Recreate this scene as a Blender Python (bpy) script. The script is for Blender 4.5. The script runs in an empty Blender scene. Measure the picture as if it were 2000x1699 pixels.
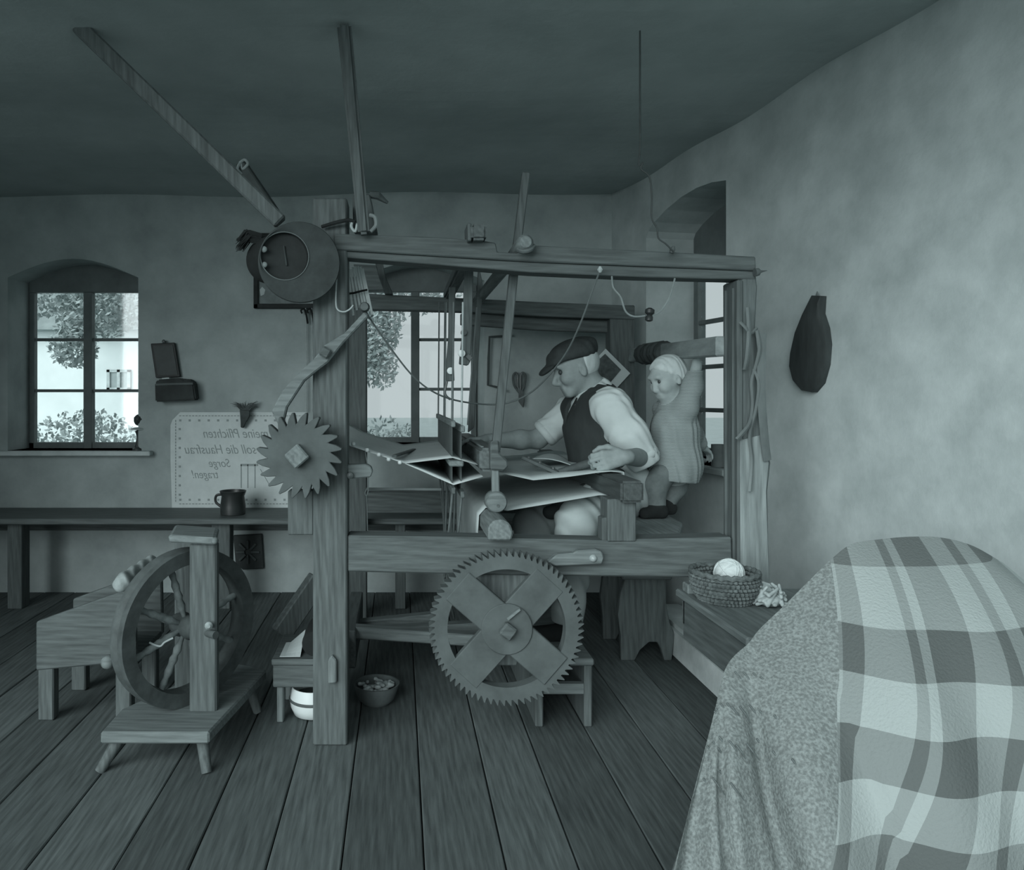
import bpy, bmesh, math, random
import numpy as np
from mathutils import Vector, Matrix
from mathutils.geometry import tessellate_polygon

random.seed(7)
rng = np.random.default_rng(7)
scene = bpy.context.scene
col = scene.collection

# ------------------------------------------------------------------ camera
F, CX, CY, H = 1440.0, 780.0, 775.0, 1.25        # focal length and principal point in photo pixels, eye height
cam_d = bpy.data.cameras.new('camera')
cam_d.sensor_width = 36.0
cam_d.sensor_fit = 'HORIZONTAL'
cam_d.lens = F / 2000 * 36.0
cam_d.shift_x = (1000 - CX) / 2000
cam_d.shift_y = (CY - 849.5) / 2000
cam_d.clip_start = 0.05
cam = bpy.data.objects.new('camera', cam_d)
cam.location = (0, 0, H)
cam.rotation_euler = (math.pi / 2, 0, 0)
col.objects.link(cam)
scene.camera = cam

# ------------------------------------------------------------------ world: even overcast sky
w = bpy.data.worlds.new('overcast')
scene.world = w
w.use_nodes = True
bg = w.node_tree.nodes['Background']
bg.inputs[0].default_value = (0.90, 1.0, 1.02, 1)
bg.inputs[1].default_value = 0.62
# added hazy fill sun from behind left; that side is left open for it
sun_d = bpy.data.lights.new('fill_sun_offscreen', 'SUN')
sun_d.energy = 3.4
sun_d.angle = math.radians(50)
sun_d.color = (0.91, 1.0, 1.015)
sun = bpy.data.objects.new('fill_sun_offscreen', sun_d)
sun.rotation_euler = Vector((0.62, 1.0, -0.42)).to_track_quat('-Z', 'Y').to_euler()
col.objects.link(sun)
vs = scene.view_settings
vs.view_transform = 'Standard'
vs.look = 'None'
vs.gamma = 1.0
vs.use_curve_mapping = False
vs.exposure = 0.0


# ------------------------------------------------------------------ photo pixel -> point
def P(px, py, Y):
    return Vector(((px - CX) / F * Y, Y, H + (CY - py) / F * Y))


YB = 4.72                                         # inner face of the back wall
WS = 0.176                                        # the right wall runs slightly askew
WC = 1.36 + WS * YB


def PW(px, py, off=0.0):                          # pixel -> point on the right wall, off metres into the room
    a = (px - CX) / F
    Y = (WC - off * math.sqrt(1 + WS * WS)) / (a + WS)
    return P(px, py, Y)


WN = Vector((-1, -WS, 0)).normalized()            # into the room
WD = Vector((WS, -1, 0)).normalized()             # along the wall, towards the camera


# ------------------------------------------------------------------ materials
def tone(v):
    return (v * (0.82 + 0.12 * v), v, v * 0.995, 1)


MATS = {}


def mat(name, v, var=0.25, scale=8.0, stretch=(1, 1, 1), bump=0.15, rough=0.75, kind='noise', detail=6,
        spec=0.25, dist=0.004, v2=None):
    if name in MATS:
        return MATS[name]
    m = bpy.data.materials.new(name)
    m.use_nodes = True
    nt = m.node_tree
    nt.nodes.clear()
    N = nt.nodes.new
    L = nt.links.new
    out = N('ShaderNodeOutputMaterial')
    b = N('ShaderNodeBsdfPrincipled')
    b.inputs['Roughness'].default_value = rough
    b.inputs['Specular IOR Level'].default_value = spec
    tc = N('ShaderNodeTexCoord')
    mp = N('ShaderNodeMapping')
    mp.inputs['Scale'].default_value = stretch
    L(tc.outputs['Object'], mp.inputs[0])
    no = N('ShaderNodeTexNoise')
    no.inputs['Scale'].default_value = scale
    no.inputs['Detail'].default_value = detail
    no.inputs['Roughness'].default_value = 0.62
    L(mp.outputs[0], no.inputs[0])
    src = no.outputs[0]
    if kind == 'wood':
        wv = N('ShaderNodeTexWave')
        wv.inputs['Scale'].default_value = scale * 0.35
        wv.inputs['Distortion'].default_value = 6.0
        wv.inputs['Detail'].default_value = 3
        wv.inputs['Detail Scale'].default_value = 1.5
        wv.bands_direction = 'DIAGONAL'
        L(mp.outputs[0], wv.inputs[0])
        mx = N('ShaderNodeMix')
        mx.inputs[0].default_value = 0.12
        L(no.outputs[0], mx.inputs[2])
        L(wv.outputs['Fac'], mx.inputs[3])
        src = mx.outputs[0]
    if kind == 'weave':
        wv = N('ShaderNodeTexWave')
        wv.inputs['Scale'].default_value = scale * 6
        wv.inputs['Distortion'].default_value = 1.2
        wv.inputs['Detail'].default_value = 2
        wv.bands_direction = 'Z'
        L(mp.outputs[0], wv.inputs[0])
        mx = N('ShaderNodeMix')
        mx.inputs[0].default_value = 0.5
        L(no.outputs[0], mx.inputs[2])
        L(wv.outputs['Fac'], mx.inputs[3])
        src = mx.outputs[0]
    cr = N('ShaderNodeValToRGB')
    lo, hi = v * (1 - var), (v2 if v2 else v * (1 + var))
    cr.color_ramp.elements[0].position = 0.3
    cr.color_ramp.elements[0].color = tone(lo)
    cr.color_ramp.elements[1].position = 0.72
    cr.color_ramp.elements[1].color = tone(hi)
    L(src, cr.inputs[0])
    L(cr.outputs[0], b.inputs['Base Color'])
    if bump:
        bp = N('ShaderNodeBump')
        bp.inputs['Strength'].default_value = min(1.0, bump)
        bp.inputs['Distance'].default_value = dist
        L(src, bp.inputs['Height'])
        L(bp.outputs[0], b.inputs['Normal'])
    L(b.outputs[0], out.inputs[0])
    MATS[name] = m
    return m


def plaster(name, v, spots=(), var=0.20):
    """lime-washed wall; spots = stains (x, y, z, rx, ry, rz, strength) in world metres"""
    m = mat(name, v, var, 4.0, bump=0.45, rough=0.95, detail=9, dist=0.012, spec=0.1)
    nt = m.node_tree
    N = nt.nodes.new
    L = nt.links.new
    b = [n for n in nt.nodes if n.type == 'BSDF_PRINCIPLED'][0]
    cur = b.inputs['Base Color'].links[0].from_socket
    tc = [n for n in nt.nodes if n.type == 'TEX_COORD'][0]
    fine = N('ShaderNodeTexNoise')
    fine.inputs['Scale'].default_value = 14
    fine.inputs['Detail'].default_value = 8
    fine.inputs['Roughness'].default_value = 0.7
    L(tc.outputs['Object'], fine.inputs[0])
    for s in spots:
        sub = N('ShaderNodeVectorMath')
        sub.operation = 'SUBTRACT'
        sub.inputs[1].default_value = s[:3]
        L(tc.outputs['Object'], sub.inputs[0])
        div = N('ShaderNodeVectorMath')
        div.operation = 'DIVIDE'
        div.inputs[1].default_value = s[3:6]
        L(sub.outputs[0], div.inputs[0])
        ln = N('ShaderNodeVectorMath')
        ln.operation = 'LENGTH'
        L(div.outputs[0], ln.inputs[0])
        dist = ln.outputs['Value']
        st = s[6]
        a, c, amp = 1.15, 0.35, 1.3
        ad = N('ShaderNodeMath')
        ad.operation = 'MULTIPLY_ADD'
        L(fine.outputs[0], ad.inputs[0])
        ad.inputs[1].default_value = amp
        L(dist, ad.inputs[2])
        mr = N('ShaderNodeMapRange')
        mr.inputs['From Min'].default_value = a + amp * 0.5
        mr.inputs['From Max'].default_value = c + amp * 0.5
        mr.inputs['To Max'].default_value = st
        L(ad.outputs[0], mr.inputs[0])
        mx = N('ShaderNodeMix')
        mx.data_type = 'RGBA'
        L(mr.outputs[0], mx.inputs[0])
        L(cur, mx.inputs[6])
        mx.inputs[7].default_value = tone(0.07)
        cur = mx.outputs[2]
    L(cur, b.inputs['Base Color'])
    return m


def glass():
    m = bpy.data.materials.new('window_glass')
    m.use_nodes = True
    nt = m.node_tree
    nt.nodes.clear()
    out = nt.nodes.new('ShaderNodeOutputMaterial')
    t = nt.nodes.new('ShaderNodeBsdfTransparent')
    t.inputs[0].default_value = (0.95, 0.97, 0.97, 1)
    g = nt.nodes.new('ShaderNodeBsdfGlossy')
    g.inputs['Roughness'].default_value = 0.05
    mx = nt.nodes.new('ShaderNodeMixShader')
    mx.inputs[0].default_value = 0.05
    nt.links.new(t.outputs[0], mx.inputs[1])
    nt.links.new(g.outputs[0], mx.inputs[2])
    nt.links.new(mx.outputs[0], out.inputs[0])
    return m


GLASS = glass()
# wood: grain along X, Y or Z
WX = mat('oak_along_x', 0.11, 0.35, 5, (1.2, 14, 14), 0.4, 0.7, 'wood', dist=0.003)
WY = mat('oak_along_y', 0.11, 0.35, 5, (14, 1.2, 14), 0.4, 0.7, 'wood', dist=0.003)
WZ = mat('oak_along_z', 0.115, 0.35, 5, (14, 14, 1.2), 0.4, 0.7, 'wood', dist=0.003)
DX = mat('dark_wood_along_x', 0.11, 0.3, 5, (1.2, 14, 14), 0.35, 0.7, 'wood', dist=0.003)
DY = mat('dark_wood_along_y', 0.11, 0.3, 5, (14, 1.2, 14), 0.35, 0.7, 'wood', dist=0.003)
DZ = mat('dark_wood_along_z', 0.11, 0.3, 5, (14, 14, 1.2), 0.35, 0.7, 'wood', dist=0.003)
LX = mat('pale_wood_along_x', 0.18, 0.3, 5, (1.2, 14, 14), 0.35, 0.7, 'wood', dist=0.003)
LY = mat('pale_wood_along_y', 0.19, 0.3, 5, (14, 1.2, 14), 0.35, 0.7, 'wood', dist=0.003)
LZ = mat('pale_wood_along_z', 0.2, 0.35, 5, (14, 14, 1.2), 0.35, 0.7, 'wood', dist=0.003)
WHEELW = mat('wheel_wood', 0.105, 0.25, 9, (1, 1, 1), 0.3, 0.75, dist=0.003)
IRON = mat('iron', 0.10, 0.3, 20, bump=0.2, rough=0.45, spec=0.5)
SHINY = mat('worn_iron', 0.35, 0.3, 20, bump=0.2, rough=0.35, spec=0.5)
STRING = mat('pale_string', 0.42, 0.15, 40, bump=0.1)
DSTRING = mat('grey_cord', 0.13, 0.15, 40, bump=0.1)
LINEN = mat('linen', 0.46, 0.10, 12, bump=0.15, rough=0.9, detail=8)
WARP = mat('warp_threads', 0.62, 0.25, 5, (1.5, 60, 1.5), 0.2, 0.85)
FELT = mat('dark_felt', 0.060, 0.25, 14, bump=0.2, rough=0.95)
BLACK = mat('black_felt', 0.022, 0.25, 14, bump=0.2, rough=0.95)
PAPER = mat('paper', 0.55, 0.08, 10, bump=0.05, rough=0.9)
PRINT = mat('dark_print', 0.09, 0.5, 22, bump=0.0, rough=0.8)
SKIN = mat('skin', 0.27, 0.12, 30, bump=0.2, rough=0.7, dist=0.002)
SHIRT = mat('white_shirt', 0.52, 0.08, 9, bump=0.25, rough=0.9, dist=0.008)
VEST = mat('dark_vest', 0.040, 0.3, 12, (1, 1, 0.4), 0.4, 0.85, dist=0.006)
TROUS = mat('pale_trousers', 0.38, 0.10, 9, bump=0.3, rough=0.9, dist=0.006)
HAIRW = mat('grey_hair', 0.5, 0.15, 40, (1, 1, 0.3), 0.4, 0.8)
HAIRB = mat('blond_hair', 0.52, 0.15, 30, (1, 1, 0.4), 0.4, 0.8)
KNIT = mat('knitted_wool', 0.27, 0.28, 9, (1, 1, 1), 0.6, 0.95, 'weave', dist=0.004)
CREAM = mat('white_enamel', 0.78, 0.04, 5, bump=0.02, rough=0.3, spec=0.5)


# ------------------------------------------------------------------ mesh helpers
class MB:
    def __init__(s):
        s.v, s.f = [], []

    def add(s, vs, fs):
        n = len(s.v)
        s.v += [tuple(p) for p in vs]
        s.f += [tuple(i + n for i in f) for f in fs]
        return s

    def box(s, c, size, rot=None):
        hx, hy, hz = [a / 2 for a in size]
        ps = [Vector((x, y, z)) for z in (-hz, hz) for y in (-hy, hy) for x in (-hx, hx)]
        if rot is not None:
            ps = [rot @ p for p in ps]
        c = Vector(c)
        return s.add([p + c for p in ps], [(0, 2, 3, 1), (4, 5, 7, 6), (0, 1, 5, 4), (2, 6, 7, 3), (0, 4, 6, 2), (1, 3, 7, 5)])

    def span(s, x0, x1, y0, y1, z0, z1):
        return s.box(((x0 + x1) / 2, (y0 + y1) / 2, (z0 + z1) / 2), (abs(x1 - x0), abs(y1 - y0), abs(z1 - z0)))

    def loft(s, loops, cap=True, closed=True):
        n = len(loops[0])
        vs = [p for l in loops for p in l]
        fs = []
        for i in range(len(loops) - 1):
            for j in range(n if closed else n - 1):
                k = (j + 1) % n
                fs.append((i * n + j, i * n + k, (i + 1) * n + k, (i + 1) * n + j))
        if cap and closed:
            fs.append(tuple(range(n - 1, -1, -1)))
            fs.append(tuple((len(loops) - 1) * n + j for j in range(n)))
        return s.add(vs, fs)

    def extr(s, pts, vec):                       # any planar polygon extruded along vec
        vec = Vector(vec)
        return s.loft([[Vector(p) for p in pts], [Vector(p) + vec for p in pts]])

    def prism(s, px, Y0, d):                     # polygon in photo pixels standing at depth Y0, d metres thick
        return s.extr([P(x, y, Y0) for x, y in px], (0, d, 0))

    def bar(s, a, b, wdt, hgt, up=(0, 0, 1), w2=None, h2=None):
        a, b = Vector(a), Vector(b)
        d = (b - a).normalized()
        up = Vector(up)
        sd = d.cross(up)
        if sd.length < 1e-4:
            sd = d.cross(Vector((0, 1, 0)))
        sd.normalize()
        u = sd.cross(d)
        w2, h2 = w2 or wdt, h2 or hgt
        l1 = [a + sd * x * wdt / 2 + u * y * hgt / 2 for x, y in ((-1, -1), (1, -1), (1, 1), (-1, 1))]
        l2 = [b + sd * x * w2 / 2 + u * y * h2 / 2 for x, y in ((-1, -1), (1, -1), (1, 1), (-1, 1))]
        return s.loft([l1, l2])

    def tube(s, pts, r, n=8, smooth=0):
        pts = [Vector(p) for p in pts]
        if smooth:
            pts = spline(pts, smooth)
        rs = r if isinstance(r, (list, tuple)) else [r] * len(pts)
        if len(rs) != len(pts):
            rs = list(np.interp(np.linspace(0, 1, len(pts)), np.linspace(0, 1, len(rs)), rs))
        loops = []
        ref = None
        for i, p in enumerate(pts):
            d = (pts[min(i + 1, len(pts) - 1)] - pts[max(i - 1, 0)])
            if d.length < 1e-9:
                d = Vector((0, 0, 1))
            d.normalize()
            if ref is None:
                ref = d.orthogonal().normalized()
            a = (ref - d * ref.dot(d))
            a = a.normalized() if a.length > 1e-5 else d.orthogonal().normalized()
            ref = a
            bb = d.cross(a)
            loops.append([p + (a * math.cos(t) + bb * math.sin(t)) * rs[i] for t in [2 * math.pi * k / n for k in range(n)]])
        return s.loft(loops)

    def lathe(s, o, axis, prof, n=24, ref=None):  # prof = [(radius, height along axis)]
        o, axis = Vector(o), Vector(axis).normalized()
        a = axis.orthogonal().normalized() if ref is None else Vector(ref).normalized()
        b = axis.cross(a)
        return s.loft([[o + axis * h + (a * math.cos(t) + b * math.sin(t)) * max(r, 1e-4)
                        for t in [2 * math.pi * k / n for k in range(n)]] for r, h in prof])

    def grid(s, rows, closed=False):
        n = len(rows[0])
        vs = [p for r in rows for p in r]
        fs = [(i * n + j, i * n + (j + 1) % n, (i + 1) * n + (j + 1) % n, (i + 1) * n + j)
              for i in range(len(rows) - 1) for j in range(n if closed else n - 1)]
        return s.add(vs, fs)

    def build(s, name, m, parent=None, bevel=0.0, smooth=False, solid=0.0, seg=1, **props):
        me = bpy.data.meshes.new(name)
        loc = Vector((0, 0, 0))
        V = np.array(s.v, dtype=float)
        if parent is None:
            loc = Vector(((V[:, 0].min() + V[:, 0].max()) / 2, (V[:, 1].min() + V[:, 1].max()) / 2, V[:, 2].min()))
        else:
            q = parent
            while q is not None:
                loc = loc + q.location
                q = q.parent
        V = V - np.array(loc)
        me.from_pydata([tuple(p) for p in V], [], s.f)
        bm = bmesh.new()
        bm.from_mesh(me)
        bmesh.ops.recalc_face_normals(bm, faces=bm.faces)
        if solid:
            bmesh.ops.solidify(bm, geom=bm.faces[:], thickness=solid)
        if bevel:
            ed = [e for e in bm.edges if len(e.link_faces) == 2 and e.calc_face_angle(0) > 0.5]
            try:
                bmesh.ops.bevel(bm, geom=ed, offset=bevel, segments=seg, affect='EDGES', clamp_overlap=True)
            except Exception:
                pass
        bm.to_mesh(me)
        bm.free()
        if smooth:
            me.polygons.foreach_set('use_smooth', [True] * len(me.polygons))
            if smooth != 'all':
                try:
                    me.set_sharp_from_angle(angle=0.7)
                except Exception:
                    pass
        me.materials.append(m)
        o = bpy.data.objects.new(name, me)
        col.objects.link(o)
        if parent is None:
            o.location = loc
        else:
            o.parent = parent
        for k, v in props.items():
            o[k] = v
        return o


def spline(pts, k):
    out = []
    n = len(pts)
    for i in range(n - 1):
        p0, p1, p2, p3 = pts[max(i - 1, 0)], pts[i], pts[i + 1], pts[min(i + 2, n - 1)]
        for j in range(k):
            t = j / k
            out.append(0.5 * ((2 * p1) + (p2 - p0) * t + (2 * p0 - 5 * p1 + 4 * p2 - p3) * t * t + (3 * p1 - p0 - 3 * p2 + p3) * t ** 3))
    out.append(pts[-1])
    return out


def thing(name, loc, label, cat, group=None):
    o = bpy.data.objects.new(name, None)
    o.empty_display_size = 0.1
    o.location = loc
    o['label'] = label
    o['category'] = cat
    if group:
        o['group'] = group
    col.objects.link(o)
    return o


def tag(o, label, cat, group=None):
    o['label'] = label
    o['category'] = cat
    if group:
        o['group'] = group
    return o


# ------------------------------------------------------------------ sculpting with distance fields (people, felt, cloth lumps)
class Sculpt:
    def __init__(s, lo, hi, h):
        s.lo, s.h = np.array(lo, float), h
        n = np.ceil((np.array(hi, float) - s.lo) / h).astype(int) + 1
        s.n = n
        s.d = np.full(tuple(n), 0.2, dtype=np.float32)
        s.ax = [s.lo[i] + h * np.arange(n[i]) for i in range(3)]

    def _box(s, lo, hi):
        a = np.clip(np.floor((np.array(lo) - s.lo) / s.h).astype(int), 0, s.n)
        b = np.clip(np.ceil((np.array(hi) - s.lo) / s.h).astype(int) + 1, 0, s.n)
        sl = tuple(slice(a[i], b[i]) for i in range(3))
        G = np.meshgrid(s.ax[0][sl[0]], s.ax[1][sl[1]], s.ax[2][sl[2]], indexing='ij')
        return sl, G

    def _blend(s, sl, e, k, sub=False):
        d = s.d[sl]
        if sub:
            hh = np.maximum(k - np.abs(d + e), 0) / k
            s.d[sl] = np.maximum(d, -e) + hh * hh * k / 4
        else:
            hh = np.maximum(k - np.abs(d - e), 0) / k
            s.d[sl] = np.minimum(d, e) - hh * hh * k / 4

    def cone(s, a, b, ra, rb, k=0.02, sub=False):
        a, b = np.array(a, float), np.array(b, float)
        r = max(ra, rb) + k + 3 * s.h
        sl, (X, Y, Z) = s._box(np.minimum(a, b) - r, np.maximum(a, b) + r)
        if X.size == 0:
            return s
        d = b - a
        L2 = max(float(d @ d), 1e-9)
        t = np.clip(((X - a[0]) * d[0] + (Y - a[1]) * d[1] + (Z - a[2]) * d[2]) / L2, 0, 1)
        e = np.sqrt((X - a[0] - t * d[0]) ** 2 + (Y - a[1] - t * d[1]) ** 2 + (Z - a[2] - t * d[2]) ** 2) - (ra + t * (rb - ra))
        s._blend(sl, e.astype(np.float32), k, sub)
        return s

    def chain(s, pts, rs, k=0.02):
        for i in range(len(pts) - 1):
            s.cone(pts[i], pts[i + 1], rs[i], rs[i + 1], k)
        return s

    def ell(s, c, rad, axes=None, k=0.02, sub=False):
        c = np.array(c, float)
        R = np.eye(3) if axes is None else np.array([list(a) for a in axes])
        rm = max(rad) + k + 3 * s.h
        sl, (X, Y, Z) = s._box(c - rm, c + rm)
        if X.size == 0:
            return s
        q = [(X - c[0]) * R[i][0] + (Y - c[1]) * R[i][1] + (Z - c[2]) * R[i][2] for i in range(3)]
        k0 = np.sqrt(sum((q[i] / rad[i]) ** 2 for i in range(3)))
        k1 = np.sqrt(sum((q[i] / rad[i] ** 2) ** 2 for i in range(3))) + 1e-9
        e = k0 * (k0 - 1) / k1
        s._blend(sl, e.astype(np.float32), k, sub)
        return s

    def cut(s, p, n, k=0.004):                   # keep the side that n points away from
        p, n = np.array(p, float), np.array(n, float)
        n = n / np.linalg.norm(n)
        G = np.meshgrid(*s.ax, indexing='ij')
        e = (-(G[0] - p[0]) * n[0] - (G[1] - p[1]) * n[1] - (G[2] - p[2]) * n[2]).astype(np.float32)
        hh = np.maximum(k - np.abs(s.d + e), 0) / k
        s.d = np.maximum(s.d, -e) + hh * hh * k / 4
        return s

    def ripple(s, amp, fx, fy, fz, ph=0.0):
        G = np.meshgrid(*s.ax, indexing='ij')
        s.d += (amp * np.sin(G[0] * fx + G[1] * fy + G[2] * fz + ph + 1.7 * np.sin(G[2] * fz * 0.37 + G[0] * fx * 0.5))).astype(np.float32)
        return s

    def mb(s):
        d, n = s.d, s.n
        d[0], d[-1], d[:, 0], d[:, -1], d[:, :, 0], d[:, :, -1] = 1, 1, 1, 1, 1, 1
        ins = d < 0
        cnt = np.zeros(tuple(n - 1), np.int8)
        for i in (0, 1):
            for j in (0, 1):
                for k in (0, 1):
                    cnt += ins[i:n[0] - 1 + i, j:n[1] - 1 + j, k:n[2] - 1 + k]
        cells = np.argwhere((cnt > 0) & (cnt < 8))
        idx = np.full(tuple(n - 1), -1, np.int64)
        idx[tuple(cells.T)] = np.arange(len(cells))
        acc = np.zeros((len(cells), 3))
        num = np.zeros(len(cells))
        C = [(i, j, k) for i in (0, 1) for j in (0, 1) for k in (0, 1)]
        for a in C:
            for ax in range(3):
                if a[ax] == 0:
                    b = list(a)
                    b[ax] = 1
                    da = d[tuple((cells + np.array(a)).T)]
                    db = d[tuple((cells + np.array(b)).T)]
                    m = (da < 0) != (db < 0)
                    t = np.where(m, da / np.where(m, da - db, 1), 0)
                    p = np.tile(np.array(a, float), (len(cells), 1))
                    p[:, ax] += t
                    acc[m] += p[m]
                    num[m] += 1
        V = s.lo + s.h * (cells + acc / num[:, None])
        faces = []
        for ax in range(3):
            sl0 = [slice(None)] * 3
            sl1 = [slice(None)] * 3
            sl0[ax] = slice(0, -1)
            sl1[ax] = slice(1, None)
            E = np.argwhere(ins[tuple(sl0)] != ins[tuple(sl1)])
            o = [i for i in range(3) if i != ax]
            q = []
            for da, db in ((-1, -1), (0, -1), (0, 0), (-1, 0)):
                e = E.copy()
                e[:, o[0]] += da
                e[:, o[1]] += db
                q.append(idx[tuple(e.T)])
            faces.append(np.stack(q, 1))
        Fc = np.concatenate(faces)
        Fc = Fc[(Fc >= 0).all(1)]
        m = MB()
        m.v = V.tolist()
        m.f = Fc.tolist()
        return m


def hand(S, wrist, dr, nrm, sc=1.0, curl=(0.5, 0.8, 0.6), thumb=1, spread=0.10, k=0.006):
    """palm, four unequal bent fingers and a thumb leaving the side of the palm; nrm = the way the palm faces"""
    wrist, dr, nrm = Vector(wrist), Vector(dr).normalized(), Vector(nrm).normalized()
    nrm = (nrm - dr * nrm.dot(dr)).normalized()
    lat = dr.cross(nrm).normalized() * thumb
    S.cone(wrist - dr * 0.02 * sc, wrist + dr * 0.03 * sc, 0.024 * sc, 0.021 * sc, 0.015)
    offs, lens = (0.031, 0.011, -0.010, -0.030), (0.92, 1.0, 0.94, 0.76)
    for o, ln in zip(offs, lens):
        kn = wrist + dr * (0.088 - abs(o - 0.01) * 0.25) * sc + lat * o * sc
        S.cone(wrist + dr * 0.02 * sc + lat * o * 0.6 * sc, kn, 0.0155 * sc, 0.0115 * sc, 0.010)
        p, ang = kn, 0.0
        for seg, c in zip((0.044, 0.028, 0.022), curl):
            ang += c
            q = p + (dr * math.cos(ang) + nrm * math.sin(ang) + lat * o * spread * 20 * 0.1) * seg * ln * sc
            S.cone(p, q, 0.0095 * sc, 0.0082 * sc, k)
            p = q
    b0 = wrist + dr * 0.018 * sc + lat * 0.026 * sc
    b1 = b0 + (dr * 0.55 + lat * 0.65 + nrm * 0.45).normalized() * 0.045 * sc
    b2 = b1 + (dr * 0.75 + lat * 0.15 + nrm * 0.6).normalized() * 0.033 * sc
    b3 = b2 + (dr * 0.75 - lat * 0.25 + nrm * 0.6).normalized() * 0.026 * sc
    S.cone(b0, b1, 0.016 * sc, 0.0125 * sc, 0.012)
    S.cone(b1, b2, 0.0115 * sc, 0.0105 * sc, k)
    S.cone(b2, b3, 0.0105 * sc, 0.0088 * sc, k)


# ================================================================== SETTING
CEIL = 2.545
# floor: planks running away from the camera
fl = MB().span(-3.3, 2.4, -0.6, 4.9, -0.10, -0.03).build('floor', mat('under_floor', 0.05), None, kind='structure')
pm = [mat('floor_plank_%s' % c, v, 0.35, 5, (14, 1.0, 14), 0.5, 0.75, 'wood', dist=0.003) for c, v in zip('abc', (0.10, 0.12, 0.14))]
x = -3.3
i = 0
while x < 2.3:
    wd = 0.19 + 0.05 * random.random()
    MB().span(x + 0.002, x + wd - 0.002, -0.6, 4.88, -0.03, 0.0 - 0.0025 * random.random()).build('plank', pm[i % 3], fl, bevel=0.003)
    x += wd
    i += 1

ceil_m = plaster('ceiling_plaster', 0.46, var=0.09)
rows = []
for j in range(45):
    y = 0.9 + (4.9 - 0.9) * j / 44
    rows.append([Vector((-3.4 + 6.0 * i / 50, y, CEIL + 0.012 * math.sin(i * 0.4 + j * 0.21) + 0.01 * math.sin(j * 0.6 - i * .13))) for i in range(51)])
top = [[p + Vector((0, 0, 0.15)) for p in r] for r in rows]
cm = MB().grid(rows)
cm.span(-3.4, 2.6, 0.9, 4.9, CEIL + 0.06, CEIL + 0.2)
o = cm.build('ceiling', ceil_m, None, kind='structure')


def walled(name, outer, holes, vec, m, depth_holes):
    """flat wall with openings: face, back and reveals; vec = through the wall"""
    b = MB()
    loops = [outer] + holes
    tri = tessellate_polygon([[Vector(p) for p in l] for l in loops])
    flat = [Vector(p) for l in loops for p in l]
    b.add(flat, tri)
    for l in [outer]:
        b.loft([l, [Vector(p) + Vector(vec) for p in l]], cap=False)
    for l, far in zip(holes, depth_holes):
        b.loft([l, far], cap=False)
    back = [[Vector(p) + Vector(vec) for p in outer]] + depth_holes
    tri2 = tessellate_polygon([[Vector(p) for p in l] for l in back])
    b.add([Vector(p) for l in back for p in l], tri2)
    return b.build(name, m, None, kind='structure')


YO = 5.04                                         # outer face of the back wall


def arch_hole(x0, x1, zs, zspring, rise, n=14):
    pts = [(x0, zs), (x1, zs)]
    for i in range(n + 1):
        t = i / n
        pts.append((x1 + (x0 - x1) * t, zspring + rise * math.sin(math.pi * t)))
    return pts


def S305(px, py):
    q = P(px, py, YB)
    return q.x, q.z


w1x0, w1x1 = S305(15, 0)[0], S305(270, 0)[0]
w2x0, w2x1 = S305(690, 0)[0], S305(946, 0)[0]
zs1, zs2 = S305(0, 880)[1], S305(0, 868)[1]
zsp, rise = S305(0, 548)[1], 0.12
h1 = arch_hole(w1x0, w1x1, zs1, zsp + .02, rise)
h2 = arch_hole(w2x0, w2x1, zs2, zsp, rise)


def lp(pts, Y, f=0.0):
    cx = (pts[0][0] + pts[1][0]) / 2
    return [Vector((cx + (x - cx) * (1 - f), Y, z)) for x, z in pts]


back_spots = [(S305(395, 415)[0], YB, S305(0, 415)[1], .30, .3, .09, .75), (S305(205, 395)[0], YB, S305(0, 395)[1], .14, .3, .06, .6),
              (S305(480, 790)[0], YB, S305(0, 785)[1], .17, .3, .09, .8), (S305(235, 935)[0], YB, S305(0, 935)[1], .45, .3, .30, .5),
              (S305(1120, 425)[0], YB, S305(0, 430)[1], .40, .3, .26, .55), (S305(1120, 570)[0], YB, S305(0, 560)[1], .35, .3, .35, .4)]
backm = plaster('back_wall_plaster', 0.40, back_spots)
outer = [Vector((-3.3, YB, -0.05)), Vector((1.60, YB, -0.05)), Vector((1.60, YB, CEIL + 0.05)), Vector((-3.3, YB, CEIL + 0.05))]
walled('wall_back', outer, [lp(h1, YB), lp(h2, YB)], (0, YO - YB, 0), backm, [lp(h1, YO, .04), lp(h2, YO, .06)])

# right wall with its arched window niche
archpx = [(1262, 465), (1266, 452), (1278, 434), (1300, 410), (1330, 385), (1360, 367), (1390, 356), (1418, 352)]
sill_l, sill_r = PW(1262, 887), PW(1418, 919)
zs3 = 0.5 * (sill_l.z + sill_r.z)
hole3 = [PW(x, y) for x, y in archpx]
hole3 = [Vector((hole3[0].x, hole3[0].y, zs3))] + hole3 + [Vector((hole3[-1].x, hole3[-1].y, zs3))]
th = -WN * 0.36
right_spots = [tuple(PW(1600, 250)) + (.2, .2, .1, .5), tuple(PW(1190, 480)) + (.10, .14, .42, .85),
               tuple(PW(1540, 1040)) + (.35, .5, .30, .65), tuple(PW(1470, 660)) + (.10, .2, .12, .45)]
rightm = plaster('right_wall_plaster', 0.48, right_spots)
w0 = Vector((1.36, YB, 0)) - WD * 0.25
w1 = Vector((1.36, YB, 0)) + WD * 4.6
outer = [Vector((w0.x, w0.y, -.05)), Vector((w1.x, w1.y, -.05)), Vector((w1.x, w1.y, CEIL + .05)), Vector((w0.x, w0.y, CEIL + .05))]
walled('wall_right', outer, [hole3], th, rightm, [[p + th for p in hole3]])
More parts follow.
